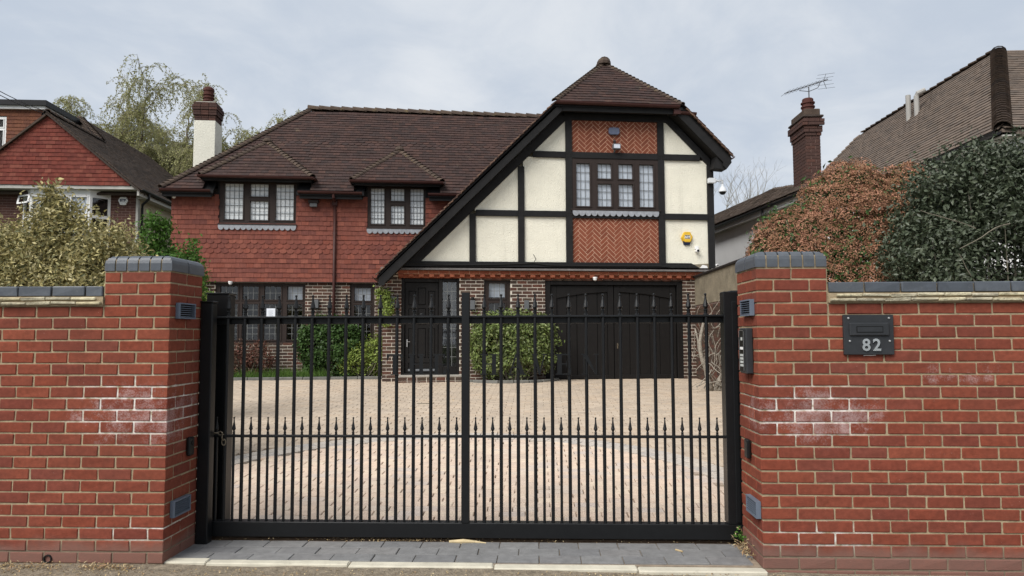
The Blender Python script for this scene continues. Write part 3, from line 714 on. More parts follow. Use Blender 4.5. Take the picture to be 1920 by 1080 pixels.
# ------------------------------------------------------------------ gate
G=5.085; ga=thing('driveway_gate',(-.5,5.1,.02),'wide black metal sliding gate with spear finials and the letters THE HAVEN','gate')
ox,oy,oz=ga.location
def gx(*a): return a
def gbox(name,x0,x1,y0,y1,z0,z1,bev=.003): 
    return MB().box(x0-ox,x1-ox,y0-oy,y1-oy,z0-oz,z1-oz).build(name,'gate_black',ga,bevel=bev)
gbox('top_plate',-2.425,1.33,5.068,5.165,1.594,1.609,.004)
gbox('top_rail',-2.425,1.33,5.112,5.163,1.553,1.5935,.003)
gbox('bottom_rail',-2.425,1.435,5.062,5.142,.05,.155,.004)
gbox('middle_rail',-2.425,1.33,5.070,5.098,.744,.762,.003)
gbox('stile',-.538,-.482,5.058,5.118,.155,1.774,.003)
gbox('stile',-2.425,-2.365,5.07,5.13,.155,1.594,.003)
gbox('stile',1.318,1.435,5.06,5.17,.155,1.772,.004)
gbox('infill_panel',1.372,1.405,5.052,5.062,.17,1.70,.003)
P1=[(.0165,0),(.0165,.006),(.0115,.010),(.0125,.030),(.0165,.033),(.0165,.038),(.0085,.042),(.012,.048),(.0195,.060),(.0165,.075),(.009,.11),(.0058,.135),(.0062,.138),(.009,.143),(.009,.149),(.005,.154)]
fin1=MB().lathe(P1,n=8).build('finial','gate_black'); fm1=fin1.data; bpy.data.objects.remove(fin1)
P2=[(.0105,0),(.0105,.004),(.0085,.007),(.0095,.018),(.0105,.020),(.0055,.025),(.0145,.043),(.0115,.056),(.0060,.088),(.0040,.112),(.0066,.117),(.0066,.122),(.003,.126)]
fin2=MB().lathe(P2,n=8).build('finial','gate_black'); fm2=fin2.data; bpy.data.objects.remove(fin2)
long_=[-2.24+i*.1234 for i in range(14)]+[-.378+i*.1213 for i in range(14)]
bm1=MB().lathe([(.0125,.155),(.0125,1.594)],n=12).build('bar','gate_black',smooth=False); bme=bm1.data; bpy.data.objects.remove(bm1)
for x in long_:
    b=link('bar',bme,ga,T(x-ox,5.085-oy,-oz)); link('finial',fm1,b,T(0,.012,1.609))
dm=MB().lathe([(.0098,.155),(.0098,.768)],n=10).build('short_bar','gate_black'); dme=dm.data; bpy.data.objects.remove(dm)
short=[-2.302+i*.1234 for i in range(15)]+[-.439]+[-.3175+i*.1213 for i in range(14)]
short=[x for x in short if not -.56<x<-.46]
for x in short:
    b=link('short_bar',dme,ga,T(x-ox,5.085-oy,-oz)); link('finial',fm2,b,T(0,0,.762))
def letter(ch):
    P=[]; bx=lambda a,b,c,d:P.append([(a,c),(b,c),(b,d),(a,d)])
    if ch=='T': bx(0,.78,.93,1); bx(.29,.49,.05,.93); bx(.19,.59,0,.05); P.append([(0,.93),(.13,.93),(.03,.68),(0,.68)]); P.append([(.65,.93),(.78,.93),(.78,.68),(.75,.68)]); w=.78
    if ch=='H':
        for a in (.08,.56): bx(a,a+.19,.05,.95); bx(a-.08,a+.27,0,.05); bx(a-.08,a+.27,.95,1)
        bx(.27,.56,.49,.545); w=.83
    if ch=='E': bx(.07,.26,.05,.95); bx(0,.6,.94,1); bx(0,.64,0,.055); bx(.26,.46,.49,.54); bx(.44,.475,.38,.65); P.append([(.48,.94),(.6,.94),(.6,.74),(.57,.74)]); P.append([(.48,.055),(.64,.055),(.66,.3),(.62,.3)]); w=.66
    if ch=='A': P.append([(.06,.05),(.12,.05),(.42,.9),(.36,.98)]); P.append([(.36,1),(.46,1),(.82,.05),(.6,.05)]); bx(.24,.62,.32,.37); bx(0,.24,0,.05); bx(.5,.9,0,.05); w=.9
    if ch=='V': P.append([(.06,.95),(.28,.95),(.52,.12),(.42,0)]); P.append([(.42,0),(.5,0),(.78,.95),(.7,.95)]); bx(0,.36,.95,1); bx(.6,.88,.95,1); w=.88
    if ch=='N': bx(.1,.15,.05,.95); bx(.72,.77,0,.95); P.append([(.1,1),(.28,1),(.77,.0),(.72,0),(.1,.9)]); bx(0,.27,0,.05); bx(0,.2,.95,1); bx(.62,.87,.95,1); w=.87
    return P,w
for ch,x0,x1 in (('T',731,760),('H',771,801),('E',817,841),('H',904,936),('A',955,988),('V',998,1026),('E',1042,1071),('N',1089,1121)):
    X0=-2.24+(x0-429.5)*.00387; X1=-2.24+(x1-429.5)*.00387; P,wd=letter(ch); m=MB(); k=0
    for q in P:
        m.prism([(X0+(X1-X0)*a/wd-ox,5.066-oy-k*.0004,1.188+.147*b-oz) for a,b in q],(0,.006,0)); k+=1
    m.build('letter','gate_black',ga)
# posts that carry the gate
o=thing('gate_post',(-2.342,5.0,0),'slim black post with flat cap against the left pier','post'); MB().box(-.043,.043,-.04,.04,0,1.705).build('shaft','gate_black',o,bevel=.006); MB().box(-.047,.047,-.044,.044,1.705,1.717).build('cap','gate_black',o,bevel=.003)
MB().box(-.06,.06,-.055,.055,.012,.024).build('foot_plate','gate_black',o)
o=thing('receiver_post',(-2.375,5.26,0),'taller black receiver post behind the left end of the gate','post'); MB().box(-.075,.09,-.075,.05,0,1.775).build('shaft','gate_black',o,bevel=.005); MB().box(-.079,.094,-.079,.054,1.775,1.79).build('cap','gate_black',o,bevel=.003)
MB().box(.06,.09,-.09,-.076,.15,1.55).build('catch_channel','gate_black',o)
o=thing('guide_post',(1.475,5.30,0),'black guide post standing behind the right end of the gate','post'); MB().box(-.06,.07,-.06,.06,0,1.79).build('shaft','gate_black',o,bevel=.005); MB().box(-.09,-.06,-.05,.03,1.5,1.72).build('guide_arm','gate_black',o,bevel=.004)
# chain
o=thing('chain',(-2.30,5.06,.77),'short rusty steel chain looped round the left end of the gate','chain')
def chain_link(c,rz,rx):
    m=MB(); pts=[]; n=14
    for i in range(n+1):
        a=2*math.pi*i/n; x=.013*math.sin(a); y=math.cos(a); z=.022*y; pts.append(Vector((z,0,x)))
    m.tube(pts,.0042,6,cap=False); l=m.build('chain_link','chain_steel',o,smooth=True); l.matrix_local=T(*c,rz,rx) if c[2]>-.02 else T(*c,rz,0,math.pi/2)
for i,(x,y,z,rz,rx) in enumerate(((-.085,-.02,.01,.1,.2),(-.055,-.022,.012,-.1,1.4),(-.024,-.02,.008,.2,.3),(.008,-.016,.01,.1,1.5),(.036,-.008,.006,-.4,.2),(.052,.01,-.025,1.2,1.2),(.054,.012,-.06,.2,1.5))):
    chain_link((x,y,z),rz if i<5 else rz,rx)

# ------------------------------------------------------------------ the house
HA=R(8.1); HO=(-3.357,15.087,0)
H=thing('tudor_house',HO,'large detached house with black timbered gable, red tile hanging and brown tiled roof','house',HA)
def hw(u,v,z): return wm(H)@Vector((u,v,z))
VL=1.9      # set-back of the left wing
# --- right wing ground floor
ops=[(3.575,6.70,.2,2.69),(2.23,2.81,1.25,2.69),(.45,1.70,.2,2.70)]
MB().box(.06,7.36,.2,6.8,.2,.24).build('floor_slab','concrete',H)
core=brick_wall(H,'brick_house','mortar_pale',.06,7.37,.33,2.76,0,ops,170,ph=.03)
core2=brick_wall(H,'brick_house','mortar_pale',-4.98,.3,.33,2.76,VL,[(-3.97,-1.9,1.27,2.72),(-.86,-.27,1.25,2.72)],130,ph=.07)
# side and rear shells
m=MB(); m.box(.07,.25,.2,VL,.3,2.7); m.box(7.17,7.37,.2,6.8,.3,5.3); m.box(-4.98,7.37,6.8,7.0,.3,5.0); m.box(-4.98,-4.78,VL+.21,6.8,.3,4.8); m.build('side_walls','brick_house',H)
# soldier course below the window and red brick sill
it=[(cbox(.07,.06,.1,.004,.0015,i%2),T(-3.9+i*.0755,VL-.005,1.205)) for i in range(27)]
# --- cornice and dentils
m=MB(); m.prism([(.02,-.17,2.868),(.02,-.165,2.905),(.02,.0,2.937),(.02,.1,2.937),(.02,.1,2.868)],(7.39,0,0)); ld=m.build('cornice_flashing','flashing',H)
cb=MB().box(.25,7.40,-.078,.1,2.785,2.862).build('cornice','mortar_pink',H)
it=[]; x=.38
while x<7.3: it.append((cbox(.212,.1,.07,.003,.0015,random.randint(0,3)),T(x+.106,-.038,2.824))); x+=.2196
it2=[]; x=.44
while x<7.3: it2.append((cbox(.104,.1,.062,.003,.002,random.randint(0,3)),T(x,-.043,2.753))); x+=.2196
pieces(cb,'cornice_brick',it,'brick_dentil',60); pieces(cb,'dentil',it2,'brick_dentil',60)
MB().box(.4,7.36,-.004,.1,2.70,2.786).build('dentil_backing','brick_dentil',cb)
# --- garage door
gd=MB()
for q in cells(3.577,6.698,.44,2.688,[(3.70,6.575,.2,2.57)]): gd.box(q[0],q[1],.03,.12,q[2],q[3])
gd=gd.build('garage_door','door_dark',H,bevel=.006)
MB().box(3.70,6.575,.20,.24,.44,2.57).build('backing','door_dark',gd)
for a,b in ((3.715,5.13),(5.145,6.56)):
    left=a<4
    m=MB(); m.box(a,a+.13,.09,.16,.50,2.56); m.box(b-.13,b,.09,.16,.50,2.56); m.box(a+.13,b-.13,.092,.158,.50,.58)
    za,zb=(2.28,2.42) if left else (2.42,2.28); m.uz([(a+.13,za),((a+b)/2,(za+zb)/2+.025),(b-.13,zb),(b-.13,2.56),(a+.13,2.56)],.092,.158); m.build('leaf',"door_dark",gd,bevel=.005)
    n=5
    for i in range(n):
        x0=a+.13+(b-a-.26)*i/n; x1=a+.13+(b-a-.26)*(i+1)/n; MB().box(x0+.004,x1-.004,.125,.19,.52,2.5).build('board','door_dark',gd,bevel=.006)
m=MB(); m.box(5.195,5.22,.078,.09,1.16,1.28); m.tube([(5.207,.075,1.24),(5.207,.05,1.24),(5.245,.045,1.235)],.007,6); m.build('handle','chain_steel',gd)
MB().box(3.70,6.575,.06,.2,.44,.462).build('threshold','alu',gd)
# --- front door with side light
fd=MB()
for q in cells(.452,1.698,.60,2.698,[(.52,1.25,.66,2.62),(1.34,1.635,.80,2.62)]): fd.box(q[0],q[1],.05,.13,q[2],q[3])
fd=fd.build('front_door','door_dark',H,bevel=.006)
MB().box(.522,1.248,.13,.17,.66,2.618).build('leaf','door_dark',fd)
m=MB()
pan=[(.60,.76,2.12,2.43),(.80,.98,2.12,2.50),(1.02,1.18,2.12,2.43),(.60,.76,1.78,2.05),(.80,.98,1.70,2.05),(1.02,1.18,1.78,2.05),(.60,.76,.98,1.62),(.80,.98,.98,1.62),(1.02,1.18,.98,1.62),(.60,1.18,.74,.88)]
for q in cells(.535,1.235,.67,2.605,pan): m.box(q[0],q[1],.10,.13,q[2],q[3])
m.build('panel_frame','door_dark',fd)
for p in pan: MB().box(p[0]+.012,p[1]-.012,.112,.13,p[2]+.012,p[3]-.012).build('panel','door_dark',fd,bevel=.009)
m=MB(); m.lathe([(.045,0),(.05,-.012),(.03,-.018),(.012,-.02)],(.89,.105,1.9),14,axis='Y'); m.build('knocker','gate_black',fd)
MB().box(.80,.98,.088,.10,1.705,1.755).build('letter_slot','frame_dark',fd)
MB().box(.60,1.18,.094,.10,.70,.745).build('weather_bar','lead_came',fd)
m=MB(); m.box(.565,.59,.085,.1,1.22,1.38); m.tube([(.577,.09,1.33),(.577,.05,1.33),(.64,.05,1.33)],.008,6); m.build('handle','alu',fd)
MB().box(1.338,1.637,.09,.095,.8,2.62).build('side_light','glass',fd)
m=MB(); [m.box(1.34+.295*i/3-.005,1.34+.295*i/3+.005,.08,.089,.8,2.62) for i in (1,2)]; [m.box(1.34,1.635,.078,.087,.8+1.82*i/9-.005,.8+1.82*i/9+.005) for i in range(1,9)]; m.build('lead_lattice','came_light',fd,kind='stuff')
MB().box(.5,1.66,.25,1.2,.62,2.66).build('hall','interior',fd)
st=MB().box(.40,1.80,-.32,.05,.40,.60).build('step','mortar_pale',H); it=[]
for r in range(2):
    for i in range(7): it.append((cbox(.19,.1,.07,.004,.002,i%2),T(.5+i*.2,-.275,.475+r*.078)))
pieces(st,'step_brick',it,'brick_house',20)
MB().box(.42,1.78,-.33,.04,.60,.622).build('step_slab','concrete',st)
# --- windows on the ground floor
def grid_lights(us,z0,zt,z1,nc,nr1,nr2):
    L=[]
    for a,b in us: L+= [(a,b,zt+.05,z1,nc,nr1),(a,b,z0,zt-.05,nc,nr2)]
    return L
window(H,2.232,2.808,1.25,2.688,.06,grid_lights([(2.34,2.70)],1.36,2.215,2.60,3,2,4),'frame_brown','came_light','none')
window(H,-3.968,-1.902,1.272,2.718,VL+.05,grid_lights([(-3.87,-3.46),(-3.36,-2.99),(-2.86,-2.47),(-2.33,-1.97)],1.37,2.27,2.64,3,2,6),'frame_brown','came_light','none')
window(H,-.858,-.272,1.25,2.718,VL+.05,grid_lights([(-.76,-.37)],1.36,2.25,2.62,4,2,4),'frame_brown','came_light','none')
MB().box(2.34,2.70,.16,.17,2.3,2.6).build('net_curtain','net',H); MB().box(-.76,-.37,VL+.16,VL+.17,2.3,2.6).build('net_curtain','net',H)
MB().box(-2.33,-1.97,VL+.18,VL+.19,2.3,2.64).build('net_curtain','net',H)
MB().box(-2.0,-1.94,VL+.15,VL+.16,1.4,1.85).build('curtain_edge','blind',H)
# --- gable wall of the right wing: cream panels
GV=-.10
pn=[[(.87,3.05),(1.92,3.05),(1.92,4.10)],[(2.03,3.05),(2.98,3.05),(2.98,4.07),(2.03,4.07)],[(3.09,3.05),(4.04,3.05),(4.04,4.07),(3.09,4.07)],
    [(2.03,4.17),(2.98,4.17),(2.98,5.17),(2.03,4.22)],[(3.09,4.17),(4.04,4.17),(4.04,5.39),(3.19,5.39),(3.09,5.28)],[(3.32,5.50),(4.04,5.50),(4.04,6.22)],
    [(6.26,5.50),(7.07,5.50),(6.26,6.31)],[(6.26,4.15),(7.28,4.15),(7.28,5.29),(7.18,5.39),(6.26,5.39)],[(6.26,2.99),(7.28,2.99),(7.28,4.04),(6.26,4.04)]]
for p in pn: MB().uz(p,GV,GV+.06).build('render_panel','render_cream',H)
m=MB(); m.uz([(.66,2.94),(4.17,2.94),(4.17,6.38),(4.1,6.38)],GV+.061,.2); m.uz([(6.13,2.94),(7.37,2.94),(7.37,5.25),(6.25,6.38),(6.13,6.38)],GV+.061,.2); m.box(4.17,6.13,GV+.061,.2,2.94,4.24); m.box(4.17,6.13,GV+.061,.2,5.37,6.38); m.build('gable_wall','render_old',H)
# herringbone panels
def clip(poly,a,b,c,d):
    def cut(P,f,ins):
        out=[]
        for i in range(len(P)):
            p,q=P[i],P[(i+1)%len(P)]
            if ins(p): out.append(p)
            if ins(p)!=ins(q): out.append(f(p,q))
        return out
    lx=lambda k:(lambda p,q:(k,p[1]+(q[1]-p[1])*(k-p[0])/(q[0]-p[0]))); lz=lambda k:(lambda p,q:(p[0]+(q[0]-p[0])*(k-p[1])/(q[1]-p[1]),k))
    for f,ins in ((lx(a),lambda p:p[0]>=a),(lx(b),lambda p:p[0]<=b),(lz(c),lambda p:p[1]>=c),(lz(d),lambda p:p[1]<=d)):
        poly=cut(poly,f,ins)
        if len(poly)<3: return []
    return poly
def herring(a,b,c,d):
    bd=MB().box(a,b,GV-.0005,GV+.06,c,d).build('herringbone_panel','mortar_pink',H); W,Ln=.0755,.2265; k=math.sqrt(.5)
    for i in range(-80,80):
        for j in range(-14,15):
            # herringbone lattice: horizontal brick at (i*W + j*... )
            for t in (0,1):
                ox_=i*W+j*2*Ln*0; base=(i*W+j*(Ln*2),i*W) if t==0 else (i*W+j*(Ln*2)+Ln,i*W-Ln+W)
                x0,y0=base; lx_,ly_=(Ln,W) if t==0 else (W,Ln)
                g=.0042; q=[(x0+g,y0+g),(x0+lx_-g,y0+g),(x0+lx_-g,y0+ly_-g),(x0+g,y0+ly_-g)]
                q=[((p[0]-p[1])*k+(a+b)/2,(p[0]+p[1])*k+(c+d)/2) for p in q]
                if max(p[0] for p in q)<a or min(p[0] for p in q)>b or max(p[1] for p in q)<c or min(p[1] for p in q)>d: continue
                q=clip(q,a+.004,b-.004,c+.004,d-.004)
                if len(q)<3: continue
                s=abs(sum(q[m][0]*q[(m+1)%len(q)][1]-q[(m+1)%len(q)][0]*q[m][1] for m in range(len(q))))/2
                if s<.0004: continue
                MB().uz(q,GV-.004+random.uniform(-.0015,.0015),GV+.02).build('herringbone_brick','brick_herring',bd)
herring(4.17,6.135,5.50,6.25); herring(4.17,6.135,3.05,4.045)
# timbers
def timber(name,poly,v0=-.145,v1=-.075): return MB().uz(poly,v0+random.uniform(-.003,.003),v1).build(name,'timber_black',H,bevel=.004)
rc=lambda a,b,c,d:[(a,c),(b,c),(b,d),(a,d)]
for a,b,c,d in ((7.264,7.413,2.945,5.28),(6.126,6.274,3.055,6.24),(4.03,4.177,3.055,6.24),(2.968,3.109,3.055,5.16),(1.907,2.046,3.055,4.10)): timber('post',rc(a,b,c,d))
for a,b,c,d in ((.45,6.85,2.94,3.055),(2.046,2.968,4.055,4.185),(3.109,4.03,4.055,4.185),(6.274,7.264,4.03,4.165),(3.30,4.03,5.378,5.512),(6.274,7.10,5.378,5.512),(4.177,6.126,5.375,5.512),(4.0,6.33,6.235,6.375),(4.177,6.126,4.035,4.075)): timber('beam',rc(a,b,c,d),-.152,-.07)
MB().uz([(6.85,2.945),(7.05,2.945),(6.98,2.985),(6.85,3.055)],-.15,-.075).build('rotten_beam_end','timber_black',H)
MB().uz([(6.95,2.945),(7.264,2.945),(7.264,3.05),(6.9,3.03)],-.118,-.07).build('bare_render','render_old',H)
MB().uz([(7.06,2.95),(7.24,2.95),(7.22,3.0),(7.12,3.02)],-.128,-.11).build('plaster_patch','white',H)
timber('rafter',[(.50,2.94),(.75,2.94),(4.06,6.25),(3.94,6.38),(.50,2.94)][:4],-.15,-.07); timber('rafter',[(7.10,5.475),(7.33,5.245),(7.35,5.41),(6.34,6.42),(6.30,6.27)],-.15,-.07)
m=MB()
for (u,z) in ((6.2,5.44),(4.1,5.44),(6.2,4.1),(4.1,4.12),(3.04,4.12),(7.33,4.1),(1.97,4.0),(4.1,3.0),(6.2,3.0),(3.04,5.1),(3.45,5.44)):
    for dx in (-.032,.032):
        for dz in (-.03,.03): m.box(u+dx-.008,u+dx+.008,-.158,-.14,z+dz-.008,z+dz+.008)
m.build('timber_pegs','frame_dark',H,kind='stuff')
# gable window
gw=window(H,4.178,6.125,4.235,5.374,GV-.01,[(4.266,4.578,4.30,5.264,3,5),(4.747,5.062,4.925,5.264,3,2),(4.747,5.062,4.30,4.81,3,3),(5.22,5.548,4.925,5.264,3,2),(5.22,5.548,4.30,4.81,3,3),(5.695,6.026,4.30,5.264,3,5)],'frame_brown','lead_came','net',depth=.12,proud=.025)
def apron(u0,u1,z0,z1,v,n):
    m=MB(); m.box(u0,u1,v-.012,v,(z0+z1)/2,z1)
    r=(u1-u0)/n/2
    for i in range(n):
        c=u0+r*(2*i+1); m.uz([(c+r*.96*math.cos(t),(z0+z1)/2+.004-(z1-z0)*.5*math.sin(t)) for t in [math.pi*j/8 for j in range(9)]],v-.014,v-.001)
    m.build('lead_apron','lead',H)
MB().box(4.14,6.16,-.175,-.06,4.205,4.238).build('window_sill','frame_brown',H,bevel=.004)
apron(4.177,6.126,4.075,4.205,-.155,14)
# --- gable roof (45 degrees): left plane z=u+2.80, right plane z=13.16-u, ridge u=5.18 z=7.98, half hip in front
k45=math.sqrt(.5); CLf,CRt=2.80,13.16
def slab(pts,th,name,mat,parent):
    """roof slab: polygon pts on top, thickness th downwards"""
    return MB().prism(pts,(0,0,-th)).build(name,mat,parent)
lo=.055
gl=slab([(-.03,-.44,2.77-lo),(3.75,-.44,6.55-lo),(5.18,.99,7.98-lo),(5.18,7.2,7.98-lo),(-.03,7.2,2.77-lo)][:5],.05,'gable_roof_left','timber_black',H)
gr=slab([(7.70,-.44,5.46-lo),(6.61,-.44,6.55-lo),(5.18,.99,7.98-lo),(5.18,7.2,7.98-lo),(7.70,7.2,5.46-lo)],.05,'gable_roof_right','timber_black',H)
gh=slab([(3.75,-.46,6.53-lo),(6.61,-.46,6.53-lo),(5.18,.98,7.97-lo)],.05,'half_hip','timber_black',H)
it=tile_items((0,-.44,2.77-.02),(0,-1,0),(k45,0,k45),int(7.37/.125),.125,.167,.013,lambda t:[(-7.6 if t>2.9 else -2.3,0.065-(0 if t<5.33 else (t-5.33)*k45))])
pieces(gl,'verge_tile',it,'roof_tile',90,'left_slope_tiles')
it=tile_items((7.72,-.44,5.46-.02),(0,1,0),(-k45,0,k45),int(3.56/.125),.125,.167,.013,lambda t:[((-.065 if t<1.53 else (t-1.53)*k45),7.6)])
pieces(gr,'verge_tile',it,'roof_tile',40,'right_slope_tiles')
it=tile_items((5.18,-.48,6.55-.03),(1,0,0),(0,k45,k45),int(2.04/.12),.12,.167,.019,lambda t:[(-1.44+t*k45,1.44-t*k45)])
pieces(gh,'roof_tile',it,'roof_tile',120,'half_hip_tiles')
it=hip_items((3.74,-.46,6.56),(5.15,.95,7.97),.115,.07)+hip_items((6.62,-.46,6.56),(5.21,.95,7.97),.115,.07); pieces(gh,'hip_tile',it,'hip_tile',60)
rt=hip_items((5.18,.85,8.0),(5.18,7.2,8.0),.3,.12,.02,.65); pieces(gl,'ridge_tile',rt,'hip_tile',30)
MB().lathe([(.17,0),(.17,.06),(.13,.13),(.06,.17),(.0,.18)],(5.18,.93,7.93),10).build('apex_cap','hip_tile',gh)
it=[(cbox(.128,.06,.026,.004,.003,i%4),T(-.01+i*.0885,-.475,2.765+i*.0885,0,0,-math.pi/4+.12)) for i in range(43)]; pieces(gl,'verge_edge',it,'verge_mortar',60)
it=[(cbox(.128,.06,.026,.004,.003,i%4),T(7.70-i*.0885,-.475,5.445+i*.0885,0,0,math.pi/4-.12)) for i in range(12)]; pieces(gr,'verge_edge',it,'verge_mortar',60)
# bargeboards, soffits, fascia, gutters
MB().uz([(.0,2.505),(.13,2.505),(.13,2.56),(3.96,6.39),(3.80,6.43),(.0,2.665)],-.44,-.39).build('bargeboard','timber_black',H,bevel=.004)
MB().uz([(.13,2.57),(3.96,6.40),(3.90,6.43),(.02,2.70)],-.389,-.10).build('verge_soffit','frame_dark',H)
MB().uz([(6.42,6.39),(7.53,5.28),(7.53,5.20),(7.60,5.13),(7.72,5.28),(7.70,5.41),(6.60,6.50)],-.44,-.39).build('bargeboard','timber_black',H,bevel=.004)
MB().uz([(6.42,6.40),(7.5,5.32),(7.68,5.41),(6.62,6.45)],-.389,-.10).build('verge_soffit','frame_dark',H)
MB().uz([(7.32,5.16),(7.62,5.14),(7.68,5.30),(7.40,5.45)],-.388,-.1).build('boxed_eaves','timber_black',H)
MB().box(3.90,6.45,-.44,-.40,6.335,6.455).build('fascia','timber_black',H,bevel=.004); MB().box(3.96,6.40,-.399,-.1,6.40,6.44).build('hip_soffit','frame_dark',H)
m=MB(); half_gutter(m,(3.76,-.51,6.525),(6.52,-.51,6.505),.062); m.build('gutter','gutter_brown',H)
m=MB(); m.box(6.40,6.55,-.50,-.36,6.33,6.43); half_gutter(m,(6.45,-.44,6.40),(6.92,-.44,6.375),.06); m.build('gutter_return','gutter_brown',H)
m=MB(); half_gutter(m,(7.74,-.46,5.42),(7.74,6.9,5.42),.055); m.build('gutter','gutter_brown',H)
m=MB(); half_gutter(m,(-.08,-.44,2.70),(-.08,1.85,2.70),.055); m.build('gutter','gutter_brown',H)
# --- left wing: tile hanging
TW,TG=.167,.1135; wops=[(-3.91,-2.14,4.05,5.3),(-.46,.93,4.0,5.2)]
m=MB()
for q in cells(-4.98,2.2,2.74,4.95,[(-3.905,-2.145,4.12,5.3),(-.455,.925,4.07,5.3)]): m.box(q[0],q[1],VL-.012,VL+.2,q[2],q[3])
m.build('upper_wall','frame_dark',H); hang=[o for o in H.children if o.name.startswith('upper_wall')][0]
MB().box(-4.99,.3,VL-.08,VL-.01,2.722,2.738).build('tilting_fillet','frame_dark',H)
def tspan(t):
    z=2.73+t; return cutspan(-4.99,min(2.1,max(.05,z-2.75)),wops,z+.02)
it=tile_items((0,VL-.022,2.73),(1,0,0),(0,0,1),18,TG,TW,.017,tspan,club=(6,7,8)); pieces(hang,'wall_tile',it,'wall_tile',300)
for a_,b_ in ((-4.99,-3.96),(-2.09,-.51),(.98,2.1)): MB().box(a_,b_,VL-.03,VL-.012,4.64,4.74).build('eaves_flashing','frame_dark',H)
# --- main roof
EV,EZ,RV,RZ=1.56,4.885,4.45,7.73; sl=math.hypot(RV-EV,RZ-EZ); b=(0,(RV-EV)/sl,(RZ-EZ)/sl)
DV=2.2; DZ=EZ+(DV-EV)*(RZ-EZ)/(RV-EV); xl=-5.12+(DV-EV)*2.86/(RV-EV); mb=MB()
mb.prism([(xl,DV,DZ-.06),(4.9,DV,DZ-.06),(4.9,RV,RZ-.06),(-2.26,RV,RZ-.06)],(0,0,-.05))
mb.prism([(-5.12,EV,EZ-.06),(-3.97,EV,EZ-.06),(-3.97,DV,DZ-.06),(xl,DV,DZ-.06)],(0,0,-.05))
for a_,b_ in ((-2.08,-.52),(.99,4.9)): mb.prism([(a_,EV,EZ-.06),(b_,EV,EZ-.06),(b_,DV,DZ-.06),(a_,DV,DZ-.06)],(0,0,-.05))
mr=mb.build('main_roof','timber_black',H)
slab([(-5.12,EV,EZ-.06),(-2.26,RV,RZ-.06),(-5.12,7.35,EZ-.06)],.05,'hip_slope','timber_black',H)
slab([(-2.26,RV,RZ-.06),(4.9,RV,RZ-.06),(5.2,7.35,EZ-.06),(-5.12,7.35,EZ-.06)],.05,'rear_slope','timber_black',H)
def zt(t): return EZ+b[2]*t
def mspan(t):
    z=zt(t); vv=EV+b[1]*t; a0=-5.14+ (vv-EV)*.99; a1=min(5.0,max(1.9,z-CLf+.06)) ; iv=[(a0,a1)]
    for (dc,hwid,ez,pz,) in ((-2.98,1.22,5.19,6.26),(.26,1.02,5.14,6.13)):
        top=pz-.02
        if z<top:
            hw_=hwid if z<ez+.12 else hwid*(pz-z)/(pz-ez)
            nv=[]
            for p,q in iv:
                if dc+hw_<=p or dc-hw_>=q: nv.append((p,q)); continue
                if dc-hw_>p: nv.append((p,dc-hw_))
                if dc+hw_<q: nv.append((dc+hw_,q))
            iv=nv
    return iv
it=tile_items((0,EV-.02,EZ-.035),(1,0,0),b,int(sl/.127),.127,.167,.021,mspan,club=(17,18)); pieces(mr,'roof_tile',it,'roof_tile',170,'main_roof_tiles')
hs=[o for o in H.children if o.name.startswith('hip_slope')][0]; bl=2.86; sl2=math.hypot(bl,RZ-EZ)
it=tile_items((-5.14,EV,EZ-.035),(0,-1,0),(bl/sl2,0,(RZ-EZ)/sl2),int(sl2/.118),.118,.167,.015,lambda t:[(-5.7+t*.71,-t*.71)]); pieces(hs,'roof_tile',it,'roof_tile',0,'hip_slope_tiles')
it=hip_items((-5.14,EV-.02,EZ+.02),(-2.28,RV,RZ+.03),.118,.085); pieces(mr,'hip_tile',it,'hip_tile',60)
pieces(mr,'ridge_tile',hip_items((-2.36,RV,RZ+.02),(4.95,RV,RZ-.03),.305,.115,.02,.7),'hip_tile',30)
# eaves of left wing: fascia, gutter
for a,bb in ((-5.12,-4.02),(-2.02,-.56),(1.02,2.0)):
    MB().box(a,bb,EV+.05,EV+.09,4.70,4.80).build('fascia','timber_black',H); MB().box(a,bb,EV+.09,VL,4.76,4.79).build('soffit','frame_dark',H)
    m=MB(); half_gutter(m,(a-.03,EV-.01,4.862),(bb,EV-.01,4.858),.058); m.build('gutter','gutter_brown',H)
m=MB(); half_gutter(m,(-5.2,EV,4.86),(-5.2,7.2,4.86),.058); m.build('gutter','gutter_brown',H); MB().box(-5.12,-5.08,EV+.05,7.2,4.7,4.8).build('fascia','timber_black',H); MB().box(-5.08,-4.98,EV+.09,7.2,4.76,4.79).build('soffit','frame_dark',H)
